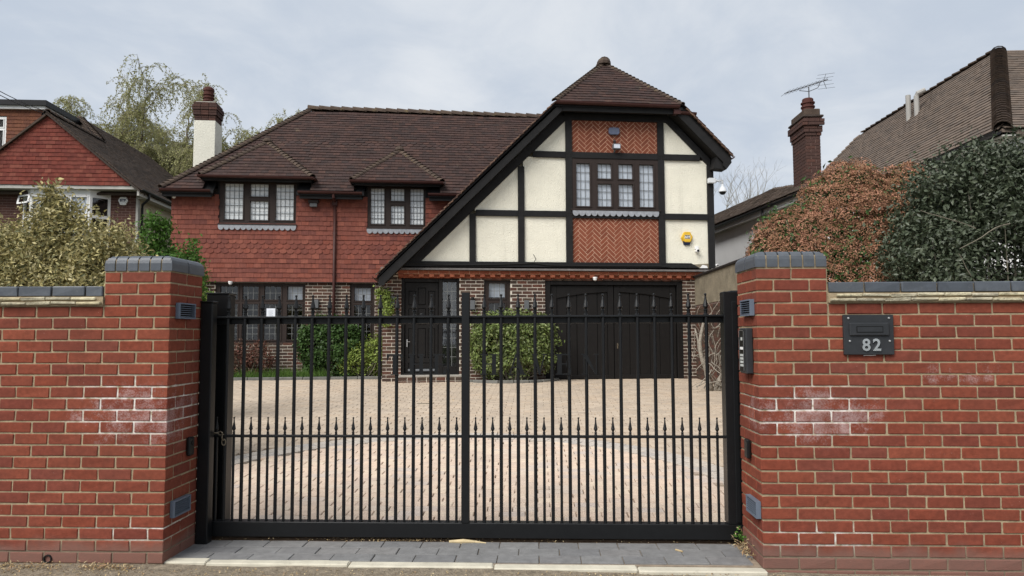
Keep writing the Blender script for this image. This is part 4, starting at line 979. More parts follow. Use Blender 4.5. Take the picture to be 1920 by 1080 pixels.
# dormers
def dormer(c,hw_,ez,pz,pv,wu0,wu1,wz0,wz1,lights,budget,lab):
    fv=1.50; m=MB()
    # cheeks + head
    m.box(wu0-.05,wu0,VL-.02,VL+.9,wz0-.1,ez-.03); m.box(wu1,wu1+.05,VL-.02,VL+.9,wz0-.1,ez-.03); m.build('dormer_cheek','timber_black',H)
    MB().box(c-hw_+.12,c+hw_-.12,VL-.02,VL+.1,wz1,ez-.02).build('dormer_head','timber_black',H)
    L_,R_,A=(c-hw_,fv,ez),(c+hw_,fv,ez),(c,pv,pz); B=(c,4.4,pz)
    dr_=slab([(L_[0],L_[1],ez-.04),(R_[0],R_[1],ez-.04),(c,pv,pz-.04)],.04,'dormer_roof','timber_black',H); dr_['label']=lab
    bk=4.0
    slab([(L_[0],fv,ez-.04),(c,pv,pz-.04),(c,bk,pz-.04),(L_[0],bk,ez-.04)],.04,'dormer_side','timber_black',dr_); slab([(R_[0],fv,ez-.04),(c,pv,pz-.04),(c,bk,pz-.04),(R_[0],bk,ez-.04)],.04,'dormer_side','timber_black',dr_)
    s=math.hypot(pv-fv,pz-ez); bb=(0,(pv-fv)/s,(pz-ez)/s)
    it=tile_items((c,fv-.02,ez-.02),(1,0,0),bb,int(s/.12),.12,.167,.019,lambda t:[(-hw_*(1-t/s)-.02,hw_*(1-t/s)+.02)]); pieces(dr_,'roof_tile',it,'roof_tile',budget,'dormer_front_tiles')
    for sg in (-1,1):
        s2=math.hypot(hw_,pz-ez); q=(-sg*hw_/s2,0,(pz-ez)/s2); x0=c+sg*hw_
        def sp(t):
            zz=ez+(pz-ez)*t/s2; v0=fv+(pv-fv)*t/s2; v1=EV+(zz-EZ)*(RV-EV)/(RZ-EZ)+.05
            return [(v0-fv,v1-fv)] if sg>0 else [(-(v1-fv),-(v0-fv))]
        it=tile_items((x0+sg*.02,fv,ez-.02),(0,sg,0),q,int(s2/.112),.112,.167,.014,sp); pieces(dr_,'roof_tile',it,'roof_tile',0,'dormer_side_tiles')
    it=hip_items((c-hw_-.01,fv-.01,ez+.02),(c,pv,pz+.02),.118,.075)+hip_items((c+hw_+.01,fv-.01,ez+.02),(c,pv,pz+.02),.118,.075); pieces(dr_,'hip_tile',it,'hip_tile',40)
    pieces(dr_,'ridge_tile',hip_items((c,pv-.05,pz+.02),(c,pv+.55,pz+.02),.3,.1,.02,.65),'hip_tile',4)
    MB().lathe([(.11,0),(.11,.03),(.08,.075),(.03,.095)],(c,pv-.03,pz+.0),9).build('apex_cap','hip_tile',dr_)
    MB().box(c-hw_+.03,c+hw_-.03,fv+.05,fv+.09,ez-.115,ez-.03).build('dormer_fascia','timber_black',H,bevel=.004)
    MB().box(c-hw_+.05,c+hw_-.05,fv+.091,VL+.3,ez-.075,ez-.05).build('dormer_soffit','frame_dark',H)
    for sg in (-1,1): MB().box(c+sg*(hw_-.07),c+sg*(hw_-.03),fv+.05,VL+1.0,ez-.115,ez-.03).build('dormer_fascia','timber_black',H)
    m=MB(); half_gutter(m,(c-hw_-.04,fv-.03,ez-.005),(c+hw_+.04,fv-.03,ez-.012),.058)
    for sg in (-1,1): half_gutter(m,(c+sg*(hw_+.02),fv-.03,ez-.005),(c+sg*(hw_+.02),fv+.62,ez-.005),.05)
    m.build('dormer_gutter','gutter_brown',H)
    window(H,wu0,wu1,wz0,wz1,VL-.005,lights,'frame_brown','lead_came','blind',depth=.1,proud=.02)
    MB().box(wu0-.02,wu1+.02,VL-.085,VL,wz0-.03,wz0).build('window_sill','frame_brown',H)
    apron(wu0-.01,wu1+.01,wz0-.155,wz0-.03,VL-.066,int((wu1-wu0)/.125))
dormer(-2.98,1.27,5.19,6.26,2.5,-3.91,-2.14,4.115,5.13,[(-3.80,-3.37,4.22,5.08,4,5),(-3.21,-2.79,4.775,5.08,4,2),(-3.21,-2.79,4.205,4.67,4,3),(-2.62,-2.20,4.21,5.08,4,5)],45,'wide hipped dormer roof')
dormer(.26,1.06,5.14,6.13,2.5,-.46,.93,4.065,5.08,[(-.385,-.06,4.155,5.03,4,6),(.095,.415,4.725,5.03,4,2),(.095,.415,4.155,4.615,4,3),(.56,.88,4.15,5.03,4,6)],45,'narrower hipped dormer roof')
# downpipe with hopper, chimney
m=MB(); m.tube([(-1.227,VL-.075,4.70),(-1.227,VL-.075,.5)],.036,10); m.build('downpipe','gutter_brown',H,smooth=True)
MB().box(-1.285,-1.17,VL-.12,VL-.03,4.58,4.70).build('hopper','gutter_brown',H); MB().tube([(-1.227,EV,4.82),(-1.227,EV,4.74),(-1.227,VL-.075,4.66)],.036,8).build('pipe_offset','gutter_brown',H); [MB().box(-1.275,-1.18,VL-.09,VL-.02,z,z+.03).build('pipe_clip','gutter_brown',H) for z in (3.9,2.9,2.0,1.1)]
ch=MB().box(-5.36,-4.80,4.35,4.98,3.5,7.32).build('chimney','render_chim',H,bevel=.012)
it=[]
for r in range(7):
    e=(.0,.0,.03,.03,.05,.05,.02)[r]; z=7.32+.0725*r
    for i in range(3): it.append((cbox(round((.56+2*e)/3-.008,3),.1,.064,.004,.002,i),T(-5.36-e+(.56+2*e)*(i+.5)/3,4.35-e+.05,z+.036)))
    for i in range(3):
        for xx in (-4.80+e-.05,-5.36-e+.05): it.append((cbox(.1,round((.63+2*e-.21)/3,3)-.006,.064,.004,.002,i),T(xx,4.35-e+.11+(.63+2*e-.2)*(i+.5)/3,z+.036)))
MB().box(-5.34,-4.82,4.37,4.96,7.32,7.80).build('chimney_core','mortar_nb',ch); pieces(ch,'chimney_brick',it,'brick_chim',70); MB().box(-5.34,-4.82,4.37,4.96,7.80,7.86).build('flaunching','concrete',ch,bevel=.02)
m=MB(); m.lathe([(.13,0),(.13,.08),(.155,.09),(.155,.12),(.125,.13),(.125,.17),(.15,.18),(.15,.21),(.125,.22),(.125,.26),(.15,.27),(.15,.3),(.13,.31),(.13,.38),(.15,.39),(.14,.46),(.09,.5),(.03,.515)],(-5.07,4.6,7.82),14); m.build('chimney_pot','pot',ch)
# cables along the beam
m=MB(); m.tube([(.7,-.16,3.0),(1.5,-.165,2.975),(2.4,-.165,2.985),(3.0,-.165,3.01),(3.3,-.165,3.03),(3.6,-.165,2.985),(4.6,-.165,2.975),(6.0,-.165,2.98),(6.9,-.17,2.99)],.012,5); m.tube([(3.3,-.165,3.03),(3.35,-.17,3.12),(3.3,-.15,3.22)],.008,4); m.build('surface_cables','cable',H)
m=MB(); m.uz([(6.0,2.985),(6.5,3.01),(6.8,3.0),(7.0,2.955),(6.4,2.95)],-.175,-.153); m.build('loose_felt','cable',H)

# ------------------------------------------------------------------ fixtures on the house (own things, placed in house coordinates)
def hthing(name,u,v,z,label,cat,group=None): 
    return thing(name,hw(u,v,z),label,cat,HA,group)
def box_light(u,v,z,label,cowl=True):
    o=hthing('wall_lamp',u,v,z,label,'wall lamp','grey box lamps on the brick wall'); MB().box(-.05,.05,-.09,0,0,.2).build('body','grey_plastic',o,bevel=.006); MB().box(-.04,.04,-.08,-.01,-.022,0).build('lens','black',o)
    if cowl: MB().lathe([(.045,.2),(.045,.24),(.03,.265),(.0,.27)],(0,-.045,0),10).build('sensor','black',o)
box_light(-1.63,VL,2.12,'grey box lamp on brick between the left ground floor windows',False)
box_light(.27,0,2.10,'grey box lamp beside the front door above the doorbell',False)
box_light(1.98,0,2.02,'grey box lamp with black sensor right of the front door')
box_light(3.16,0,2.02,'grey box lamp between the small window and the garage',False)
box_light(7.03,0,2.02,'grey box lamp right of the garage door')
o=hthing('doorbell',.20,0,1.69,'white video doorbell panel left of the front door','doorbell'); MB().box(-.045,.045,-.025,0,0,.17).build('case','pvc_white',o,bevel=.004); MB().box(-.024,.024,-.028,-.0255,.02,.15).build('screen','black',o)
def dome_light(u,v,z,label,s=1):
    o=hthing('dome_sensor',u,v,z,label,'sensor'); MB().lathe([(.05*s,0),(.05*s,-.03*s),(.0,-.031*s)],n=14).build('base','pvc_white',o); MB().lathe([(.044*s,-.03*s),(.04*s,-.06*s),(.025*s,-.08*s),(.0,-.088*s)],n=14).build('dome','pvc_white',o,smooth=True)
dome_light(-3.6,VL-.1,2.745,'white dome sensor above the left ground floor window'); dome_light(4.67,-.12,2.735,'white dome sensor under the dentils above the garage'); dome_light(-4.9,VL-.16,4.77,'white dome sensor under the eaves at the left corner',1.1)
o=hthing('floodlight',-1.72,VL-.03,4.56,'brown floodlight under the eaves between the dormers','floodlight'); MB().box(-.12,.12,-.16,-.04,.06,.13).build('hood','frame_brown',o,bevel=.006); MB().box(-.085,.085,-.14,-.05,-.03,.06).build('head','grey_plastic',o,bevel=.008); MB().box(-.03,.03,-.05,0,.02,.1).build('bracket','frame_brown',o)
o=hthing('alarm_box',5.13,GV-.01,5.98,'blue grey alarm box high on the herringbone brickwork','alarm box'); MB().uz([(-.12,-.02),(-.09,-.06),(.09,-.06),(.12,-.02),(.12,.08),(.09,.1),(-.09,.1),(-.12,.08)],-.06,0).build('case','plaque_blue',o,bevel=.008); MB().box(-.07,.07,-.0625,-.0605,.02,.03).build('label_strip','vent_grey',o); MB().lathe([(.02,.1),(.0,.13)],(0,-.03,0),8).build('lug','alu',o)
o=hthing('floodlight',5.16,GV-.02,5.52,'grey floodlight with sensor above the gable window','floodlight'); MB().box(-.085,.085,-.16,-.05,.05,.17).build('head','grey_plastic',o,bevel=.008); MB().box(-.07,.07,-.163,-.1605,.065,.15).build('glass','net',o); MB().tube([(-.03,0,.0),(-.03,-.05,.02),(-.03,-.08,.08)],.02,6).build('bracket','grey_plastic',o); MB().lathe([(.03,.2),(.035,.24),(.02,.28),(.0,.285)],(-.03,-.06,0),8).build('sensor','frame_brown',o)
o=hthing('alarm_box',6.77,GV,3.49,'yellow hexagonal alarm box with ADT logo on the cream gable panel','alarm box')
hx=lambda s,dz=0:[(.16*s,.175+dz),(.085*s,.175+dz+.15*s),(-.085*s,.175+dz+.15*s),(-.16*s,.175+dz),(-.085*s,.175+dz-.15*s),(.085*s,.175+dz-.15*s)]
b0=[(p[0],0,p[1]-.03) for p in hx(1)]; b1=[(p[0],-.075,p[1]) for p in hx(.86)]
m=MB(); m.add(b0+b1,[tuple(range(5,-1,-1)),tuple(range(6,12))]+[(i,(i+1)%6,(i+1)%6+6,i+6) for i in range(6)]); m.build('case','adt_yellow',o,bevel=.008)
m=MB(); m.add([(-.12,-.001,.09),(.12,-.001,.09),(.075,-.001,-.03),(-.075,-.001,-.03),(-.1,-.07,.06),(.1,-.07,.06),(.055,-.05,-.02),(-.055,-.05,-.02)],[(0,1,2,3),(7,6,5,4),(0,4,5,1),(1,5,6,2),(2,6,7,3),(3,7,4,0)]); m.build('strobe','adt_blue',o)
MB().box(-.065,.065,-.0775,-.0755,.13,.215).build('logo_ground','black',o)
m=MB()
for q in cells(-.07,.07,.125,.22,[(-.065,.065,.13,.215)]): m.box(q[0],q[1],-.0778,-.0754,q[2],q[3])
m.build('logo_border','white',o)
me=text_mesh('ADT',.068,.001,.003); me.materials.append(MATS['white']); link('logo',me,o,T(0,-.079,.147)@UPR); o.scale=(.88,.88,.88)
o=hthing('camera',6.99,GV,3.28,'small white security camera below the yellow alarm box','camera'); MB().box(-.045,.045,-.05,0,.09,.16).build('mount','pvc_white',o,bevel=.006); MB().lathe([(.035,.0),(.04,-.03),(.04,-.11),(.03,-.12)],(0,0,.05),12,axis='Y').build('body','pvc_white',o); MB().lathe([(.03,-.12),(.022,-.126),(.0,-.127)],(0,0,.05),12,axis='Y').build('lens','black',o)
o=hthing('camera',7.41,GV,2.98,'small white bullet camera at the lower right corner of the gable','camera'); MB().lathe([(.028,.0),(.03,-.1),(.02,-.11)],(.03,0,.03),10,axis='Y').build('body','pvc_white',o); MB().lathe([(.02,-.11),(.0,-.115)],(.03,0,.03),10,axis='Y').build('lens','black',o); MB().box(-.01,.03,-.02,0,-.02,.03).build('mount','pvc_white',o)
o=hthing('dome_camera',7.36,GV-.05,4.80,'white dome camera hanging from a bracket at the right corner of the gable','camera')
MB().box(-.10,.06,-.10,-.0,.06,.17).build('junction_box','cam_white',o,bevel=.006); m=MB(); m.lathe([(.035,.06),(.05,.065),(.05,.085),(.03,.09)],(0,-.05,.115),12,axis='X'); m.tube([(.09,-.05,.115),(.15,-.05,.115),(.22,-.05,.135),(.235,-.05,.12),(.235,-.05,.03)],.022,8); m.build('bracket_arm','cam_white',o,smooth=True)
MB().lathe([(.028,.04),(.03,.0),(.06,-.04),(.085,-.10),(.092,-.125),(.092,-.135),(.07,-.136)],(.235,-.05,.0),18).build('hood','cam_white',o,smooth=True); MB().lathe([(.072,-.136),(.066,-.165),(.045,-.19),(.0,-.202)],(.235,-.05,0),16).build('dome','black',o,smooth=True)
o=hthing('notice',-2.70,VL+.055,1.88,'white paper notice taped inside the left ground floor window','notice'); 
MB().box(-.1,.1,-.004,0,0,.235).build('sheet','paper',o); m=MB()
for i in range(5): m.box(-.05,.05-.02*(i%2),-.0055,-.0042,.06+i*.028,.064+i*.028)
m.build('print','vent_grey',o)

# ------------------------------------------------------------------ planting beds at the house
def bed(name,pts,h,mat='soil',kind='structure'):
    mb=MB(); mb.prism(pts,(0,0,-h)); return tag(mb.build(name,mat),kind=kind)
def kerb_run(parent,P,wd=.1,h=.13):
    it=[]
    for a,b in zip(P,P[1:]):
        a=Vector(a);b=Vector(b); d=b-a; n=max(1,round(d.length/.6)); 
        for i in range(n):
            c=a+d*(i+.5)/n; it.append((cbox(round(d.length/n-.008,3),wd,h,.012,.002,i%3),T(c.x,c.y,c.z,math.atan2(d.y,d.x))))
    pieces(parent,'kerb_stone',it,'kerb_grey',60)
c=[hw(u,v,.515) for u,v in ((-6.5,.95),(.05,.95),(.05,1.9),(-6.5,1.9))]; bd=bed('flower_bed',c,.3); kerb_run(bd,[hw(-6.5,.9,.485),hw(.05,.9,.485)])
arc=[hw(1.78+1.02*(1-math.cos(t)),-.02-.72*math.sin(t),.47) for t in [math.pi*i/10 for i in range(11)]]
bd=bed('flower_bed',[p+Vector((0,0,.03)) for p in arc],.3); kerb_run(bd,arc,.1,.13)
arc=[hw(7.0+1.0*(1-math.cos(t)),-.25-2.1*math.sin(t)*.55,.455) for t in [math.pi*i/8 for i in range(9)]]
bd=bed('flower_bed',[p+Vector((0,0,.03)) for p in arc],.3); kerb_run(bd,arc,.1,.13)
# grass tufts in the left bed
n=5200; P=np.zeros((n,3)); uu=rng.uniform(-4.6,-1.2,n); vv=rng.uniform(1.0,1.75,n); cl=np.array([hw(0,0,0)[:]]); ca,sa=math.cos(HA),math.sin(HA)
P[:,0]=HO[0]+uu*ca-vv*sa; P[:,1]=HO[1]+uu*sa+vv*ca; P[:,2]=.51
hh=rng.uniform(.08,.26,n)*(.5+.7*rng.random(n)); d=rng.normal(size=(n,3))*.3; d[:,2]=1; tip=P+norm(d)*hh[:,None]; s=norm(np.cross(d,rng.normal(size=(n,3))))*.006
tag(fast_tris('grass',np.stack([P-s,P+s,tip+s*.2,tip-s*.2],1),'grass',None,rng.random(n)),kind='stuff')

# ------------------------------------------------------------------ shrubs by the house
def hb(u,v,z): p=hw(u,v,z); return (p.x,p.y,p.z)
bush('shrub',hb(-3.1,1.45,.5),'low russet brown shrub under the left ground floor window','shrub',[((-.25,0,.4),(.3,.25,.38)),((.3,0,.42),(.32,.25,.36))],120,26,.055,.045,.6,'leaf_rust',5)
bush('shrub',hb(-1.15,1.45,.5),'tall dark green leafy shrub against the brick left of the entrance','shrub',[((-.35,0,.75),(.5,.3,.62)),((.2,0,.6),(.5,.32,.6)),((-.1,.05,1.05),(.42,.28,.3))],330,30,.06,.065,.7,'leaf_dark',7)
bush('shrub',hb(-.45,1.25,.5),'lighter lime green shrub in front of the dark one by the entrance','shrub',[((-.2,0,.42),(.36,.22,.36)),((.28,0,.5),(.3,.22,.42))],150,26,.05,.06,.55,'leaf_lime',6)
bush('climber',hb(.12,-.05,1.75),'small ivy climber on the wall beside the grey lamp','climber',[((.0,0,.25),(.15,.08,.32)),((-.05,0,.55),(.12,.08,.15))],40,20,.04,.05,.8,'leaf_lime',3)
bush('rhododendron',hb(2.82,-.42,.5),'big rounded glossy green bush below the small window','bush',[((-.42,0,.78),(.5,.34,.55)),((.32,0,.8),(.55,.36,.55)),((0,.05,1.0),(.75,.34,.42)),((0,0,.45),(.8,.3,.35))],520,26,.06,.075,.42,'leaf_hedge',9,nmix=.5)
# wisteria
o=thing('wisteria',(3.28,13.55,.42),'bare twisted pale wisteria trunk climbing beside the right corner of the house','climber'); m=MB(); m2=MB(); rr=random.Random(4)
def wig(p,d,n,r0,r1,s=.12,jit=.07):
    P=[Vector(p)]; d=Vector(d).normalized()
    for i in range(n): d=(d+Vector((rr.uniform(-1,1),rr.uniform(-1,1)*.4,rr.uniform(-.6,.9)))*jit*3).normalized(); P.append(P[-1]+d*s)
    return P,[r0+(r1-r0)*i/n for i in range(n+1)]
for (x,d,n,a) in ((-.02,(-.1,0,1),12,.055),(.05,(.25,0,1),12,.045),(.0,(-.25,0,1),10,.03),(.1,(.4,0,.8),9,.028)): p,r=wig((x,0,0),d,n,a,a*.45); m.tube(p,r,7)
m.build('trunk','bark_pale',o,smooth=True)
for i in range(46): 
    z=rr.uniform(0,1.3); p,r=wig((rr.uniform(-.15,.25),rr.uniform(-.08,.05),z),(rr.uniform(-1,1),rr.uniform(-.4,.1),rr.uniform(-.9,1)),8,rr.uniform(.007,.014),.004,.085,.16); p=[Vector((max(-.33,min(.42,q.x)),q.y,max(.02,q.z))) for q in p]; m2.tube(p,r,4)
m2.build('vines','bark_pale',o)

# ------------------------------------------------------------------ boundary wall on the right
o=thing('side_wall',(3.55,14.0,.4),'old rendered garden wall with dark coping right of the house','wall')
MB().box(0,.2,-3.2,2.2,1.72,2.33).build('render_band','render_old',o); MB().box(.012,.19,-3.2,2.2,-.2,1.72).build('mortar_bed','mortar_nb',o); cr=[c for c in o.children if c.name.startswith('mortar_bed')][0]; it=[]
for r in range(23):
    for i in range(25): 
        y=-3.2+i*.225+(r%2)*.1125
        if y<2.1: it.append((cbox(.05,.215,.065,.003,.001,i%2),T(.028,y,.0+r*.075)))
pieces(cr,'brick',it,'brick_house',40); it=[(cbox(.27,.44,.05,.008,.002,i%3),T(.1,-3.0+i*.45,2.355)) for i in range(12)]; pieces(cr,'coping',it,'frame_dark',12)

# ------------------------------------------------------------------ left neighbour
NA=R(6); NH=thing('neighbour_house',(-11.389,19.748,0),'red tile hung gabled house with white bay window, left of the timbered house','house',NA)
SLp=.837
def rz_(u): return 5.66+SLp*(.118-u)
brick_wall(NH,'brick_nb','mortar_nb',-.78,0,3.0,5.56,0,(),80); brick_wall(NH,'brick_nb','mortar_nb',-5.6,-3.15,3.0,5.56,0,(),40)
m=MB(); m.box(-.005,.0,.003,.1,.4,5.55); m.box(-.2,.0,.1,9,.4,5.5); m.build('side_wall','render_beige',NH); MB().box(-.06,.004,-.006,.1,.4,5.5).build('corner_strip','soffit_white',NH); MB().box(-5.6,-.2,.2,9,.4,3.0).build('lower_wall','brick_nb',NH)
gp=[(.118,5.66),(-2.262,7.63),(-4.64,5.66)]
MB().uz(gp,-.5,.3).build('gable','frame_dark',NH); gb=[c for c in NH.children if c.name.startswith('gable')][0]
def gs(t):
    z=5.66+t; hwid=max(.0,(7.60-z)/SLp); return [(-2.262-hwid,-2.262+hwid)]
it=tile_items((0,-.51,5.66),(1,0,0),(0,0,1),17,.114,.17,.018,gs); pieces(gb,'wall_tile',it,'wall_tile_nb',260)
MB().box(-4.9,.2,-.52,.0,5.56,5.655).build('soffit','soffit_white',NH)
MB().uz([(.20,5.60),(.14,5.58),(-2.262,7.62),(-2.262,7.70)],-.6,-.51).build('verge','roof_nb',NH); MB().uz([(-4.72,5.60),(-4.66,5.58),(-2.262,7.62),(-2.262,7.70)],-.6,-.51).build('verge','frame_brown',NH)
ng=slab([(.30,-.62,rz_(.30)+.02),(-2.262,-.62,rz_(-2.262)+.02),(-2.262,4,rz_(-2.262)+.02),(-3.64,4,rz_(-3.64)+.02),(-3.64,9,rz_(-3.64)+.02),(.30,9,rz_(.30)+.02)],.06,'roof','roof_nb',NH)
slab([(-2.262,-.62,7.67),(-4.85,-.62,5.50),(-4.85,3,5.50),(-2.262,4.2,7.67)],.06,'gable_slope','roof_nb',NH)
sN=math.hypot(1,SLp); it=tile_items((.34,-.62,rz_(.34)+.03),(0,1,0),(-1/sN,0,SLp/sN),int(5.2/.115),.115,.18,.016,lambda t:[(0 if t<3.40 else 2.4+(t-3.4)*1.0,9.6)]); pieces(ng,'roof_tile',it,'roof_nb',120,'roof_tiles')
hf=slab([(-3.64,3.7,8.82),(.30,-.25,5.50),(-8,-.25,5.50),(-8,3.7,8.82)],.06,'front_slope','roof_nb',NH)
sf=math.hypot(3.95,3.32); it=tile_items((0,-.25,5.52),(1,0,0),(0,3.95/sf,3.32/sf),int(sf/.115),.115,.18,.016,lambda t:[(-5.0,.28-t*3.95/sf)] if t>2.2 else []); pieces(hf,'roof_tile',it,'roof_right',0,'front_slope_tiles')
pieces(hf,'hip_tile',hip_items((-2.2,2.26,7.70),(-3.64,3.7,8.88),.14,.10),'hip_tile',45)
pieces(ng,'ridge_tile',hip_items((-2.262,-.6,7.70),(-2.262,2.4,7.70),.3,.1,.02,.6),'roof_nb',12)
# box dormer with flat roof
MB().box(-8,-3.55,1.45,5,6.6,8.36).build('dormer_box','frame_dark',NH); db=[c for c in NH.children if c.name.startswith('dormer_box')][0]
it=tile_items((0,1.44,6.8),(1,0,0),(0,0,1),14,.114,.17,.016,lambda t:cutspan(-6.5,-3.54,[(-6.2,-4.58,7.02,8.16)],6.8+t)); pieces(db,'wall_tile',it,'wall_tile_brown',120)
MB().box(-8,-3.42,1.30,5,8.36,8.46).build('dormer_soffit','pvc_white',NH); MB().box(-8,-3.34,1.22,5,8.46,8.62).build('dormer_roof','gutter_black',NH)
def lattice_window(parent,u0,u1,z0,z1,v,lights,nd):
    wn=window(parent,u0,u1,z0,z1,v,[l+(1,1) for l in lights],'pvc_white','lead_came','net',depth=.08)
    m=MB()
    for (a,b,c,d) in lights:
        s=.11; k=-40
        for k in range(-40,60):
            for sg in (1,-1):
                # diagonal lines x = a + k*s + sg*(z-c)*.62
                pts=[]
                for z in (c,d):
                    pts.append((a+k*s+sg*(z-c)*.62,z))
                (x0,za),(x1,zb)=pts
                def at(x): return za+(zb-za)*(x-x0)/(x1-x0)
                lo_,hi_=max(min(x0,x1),a),min(max(x0,x1),b)
                if hi_-lo_<.02: continue
                m.tube([(lo_,v+.02,at(lo_)),(hi_,v+.02,at(hi_))],.005,3,cap=False)
    m.build('lead_lattice','lead_came',wn,kind='stuff')
lattice_window(NH,-6.2,-4.58,7.02,8.14,1.43,[(-6.1,-5.45,7.12,7.72),(-6.1,-5.45,7.82,8.06),(-5.37,-4.67,7.12,7.72),(-5.37,-4.67,7.82,8.06)],8)
# bay window
bw=[(-3.15,0.0),(-2.75,-.36),(-1.15,-.36),(-.76,0.0)]
MB().prism([(x,y,5.56) for x,y in bw]+[(-.76,.2,5.56),(-3.15,.2,5.56)],(0,0,-.12)).build('bay_head','pvc_white',NH); MB().prism([(x,y,3.6) for x,y in bw]+[(-.76,.2,3.6),(-3.15,.2,3.6)],(0,0,-3)).build('bay_wall','brick_nb',NH)
lattice_window(NH,-2.75,-1.15,3.6,5.44,-.36,[(-2.67,-2.25,3.7,4.75),(-2.67,-2.25,4.9,5.36),(-2.17,-1.73,3.7,4.75),(-2.17,-1.73,4.9,5.36),(-1.65,-1.23,3.7,4.75),(-1.65,-1.23,4.9,5.36)],9)
for (x0,y0),(x1,y1) in (((-1.15,-.36),(-.76,0)),((-2.75,-.36),(-3.15,0))):
    m=MB(); D=Vector((x1-x0,y1-y0,0)); 
    for (f0,f1,za,zb) in ((0,.12,3.6,5.44),(.86,1,3.6,5.44),(.12,.86,3.6,3.7),(.12,.86,4.78,4.87),(.12,.86,5.36,5.44)):
        a=Vector((x0,y0,0))+D*f0; b=Vector((x0,y0,0))+D*f1; m.prism([(a.x,a.y,za),(b.x,b.y,za),(b.x,b.y,zb),(a.x,a.y,zb)],(.03*(1 if x1>x0 else -1)*-1,.06,0))
    m.build('bay_side_frame','pvc_white',NH); a=Vector((x0,y0+.04,0)); b=Vector((x1,y1+.04,0)); g=MB(); g.add([(a.x,a.y,3.6),(b.x,b.y,3.6),(b.x,b.y,5.44),(a.x,a.y,5.44)],[(0,1,2,3)]); g.build('bay_side_pane','glass',NH,fix=False)
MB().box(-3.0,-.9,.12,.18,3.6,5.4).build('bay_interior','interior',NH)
m=MB(); [m.prism([(-3.2,-.15,5.42),(-3.0,-.55,5.15),(-3.0,-.55,5.12),(-3.2,-.15,5.39)],(.03,.03,0)),m.prism([(-2.78,-.4,5.42),(-2.58,-.8,5.15),(-2.58,-.8,5.12),(-2.78,-.4,5.39)],(.03,.03,0)),m.prism([(-3.0,-.55,5.15),(-2.58,-.8,5.15),(-2.58,-.8,5.11),(-3.0,-.55,5.11)],(0,.03,.0)),m.prism([(-3.2,-.15,5.42),(-2.78,-.4,5.42),(-2.78,-.4,5.38),(-3.2,-.15,5.38)],(0,.03,0))]; m.build('open_fanlight','pvc_white',NH)
# eaves of the side
MB().box(.20,.26,-.55,9,5.38,5.56).build('fascia','soffit_white',NH); MB().box(.0,.20,-.1,9,5.38,5.42).build('side_soffit','soffit_white',NH); m=MB(); half_gutter(m,(.33,-.6,5.56),(.33,9,5.50),.06); m.build('gutter','gutter_black',NH)
m=MB(); m.tube([(.33,-.1,5.5),(.33,-.1,5.36),(.12,.0,5.22),(.08,.08,5.1),(.08,.08,.5)],.036,8); m.build('downpipe','gutter_black',NH,smooth=True)
o=thing('alarm_box',wm(NH)@Vector((-.40,0,5.20)),'white six sided alarm box on the brown brick of the left house','alarm box',NA)
MB().uz([(.075,0),(.135,.13),(.08,.235),(-.08,.235),(-.135,.13),(-.075,0)],-.06,0).build('case','pvc_white',o,bevel=.01); me=text_mesh('BTP',.1,.001,.004); me.materials.append(MATS['adt_blue']); link('lettering',me,o,T(0,-.063,.1)@UPR)
# overhead cables
for k,(a,b) in enumerate((((-8.58,9.38,5.55),(-13.72,19.15,7.76)),((-8.58,9.38,5.47),(-13.75,19.15,7.70)))):
    a=Vector(a);b=Vector(b); m=MB(); m.tube([a.lerp(b,i/10)-Vector((0,0,.10*math.sin(math.pi*i/10))) for i in range(11)],.009,5); tag(m.build('overhead_cable','cable'),('upper' if k==0 else 'lower')+' of two thin overhead cables running to the left house gable','cable')

# ------------------------------------------------------------------ right neighbour
RH=thing('neighbour_house',(9.12,14,0),'house with big pale brown tiled hip roof behind the shrubs on the right','house')
ze=4.6; A1=(0,0,7.01); B1=(0,5.9,7.01); FL,FR=(-1.95,-3.0,ze),(5,-3.0,ze); BL=(-1.95,8.4,ze)
ls=slab([FL,A1,B1,BL],.08,'left_slope','roof_right',RH); fs=slab([FL,(5,-3.0,ze),(5,0,7.01),A1],.08,'front_slope','roof_right',RH)
s=math.hypot(1.95,2.41); it=tile_items((-1.98,0,ze+.0),(0,-1,0),(1.95/s,0,2.41/s),int(s/.10),.10,.2,.018,lambda t:[(-8.4+t*2.5/s,3.0-t*3.0/s)]); pieces(ls,'roof_tile',it,'roof_right',300,'left_slope_tiles')
s=math.hypot(3,2.41); it=tile_items((0,-3.03,ze),(1,0,0),(0,3/s,2.41/s),int(s/.10),.10,.2,.018,lambda t:[(-1.95+t*1.95/s,4.5)]); pieces(fs,'roof_tile',it,'roof_right',0,'front_slope_tiles')
pieces(ls,'hip_tile',hip_items((-1.95,-3.0,ze+.03),(0,0,7.05),.11,.12,.02,.7),'roof_nb',40); pieces(ls,'hip_tile',hip_items((-1.95,8.4,ze+.03),(0,5.9,7.05),.15,.09),'roof_right',40)
rt=[(cbox(.2,.3,.035,.006,.002,i%3),T(0,.1+i*.29,7.06,0,.10)) for i in range(20)]; pieces(ls,'ridge_tile',rt,'roof_nb',30)
MB().box(-1.75,5,-2.8,8.2,.3,4.6).build('wall','wall_white',RH); m=MB(); half_gutter(m,(-2.02,-3.0,4.58),(-2.02,8.4,4.58),.06); m.build('gutter','gutter_black',RH)
MB().box(-1.95,-1.75,-3.0,8.4,4.50,4.56).build('soffit','soffit_white',RH)
for (y,h,bend) in ((2.35,.62,0),(2.0,.6,1)):
    m=MB(); x=-.55; z=7.01-.55*2.41/1.95; P=[(x,y,z-.05),(x,y,z+h*.8)]+([(x+.02,y-.02,z+h*.9),(x+.16,y-.08,z+h)] if bend else [(x,y,z+h)]); m.tube(P,.055,10); m.build('flue_pipe','flue_grey',RH,smooth=False)
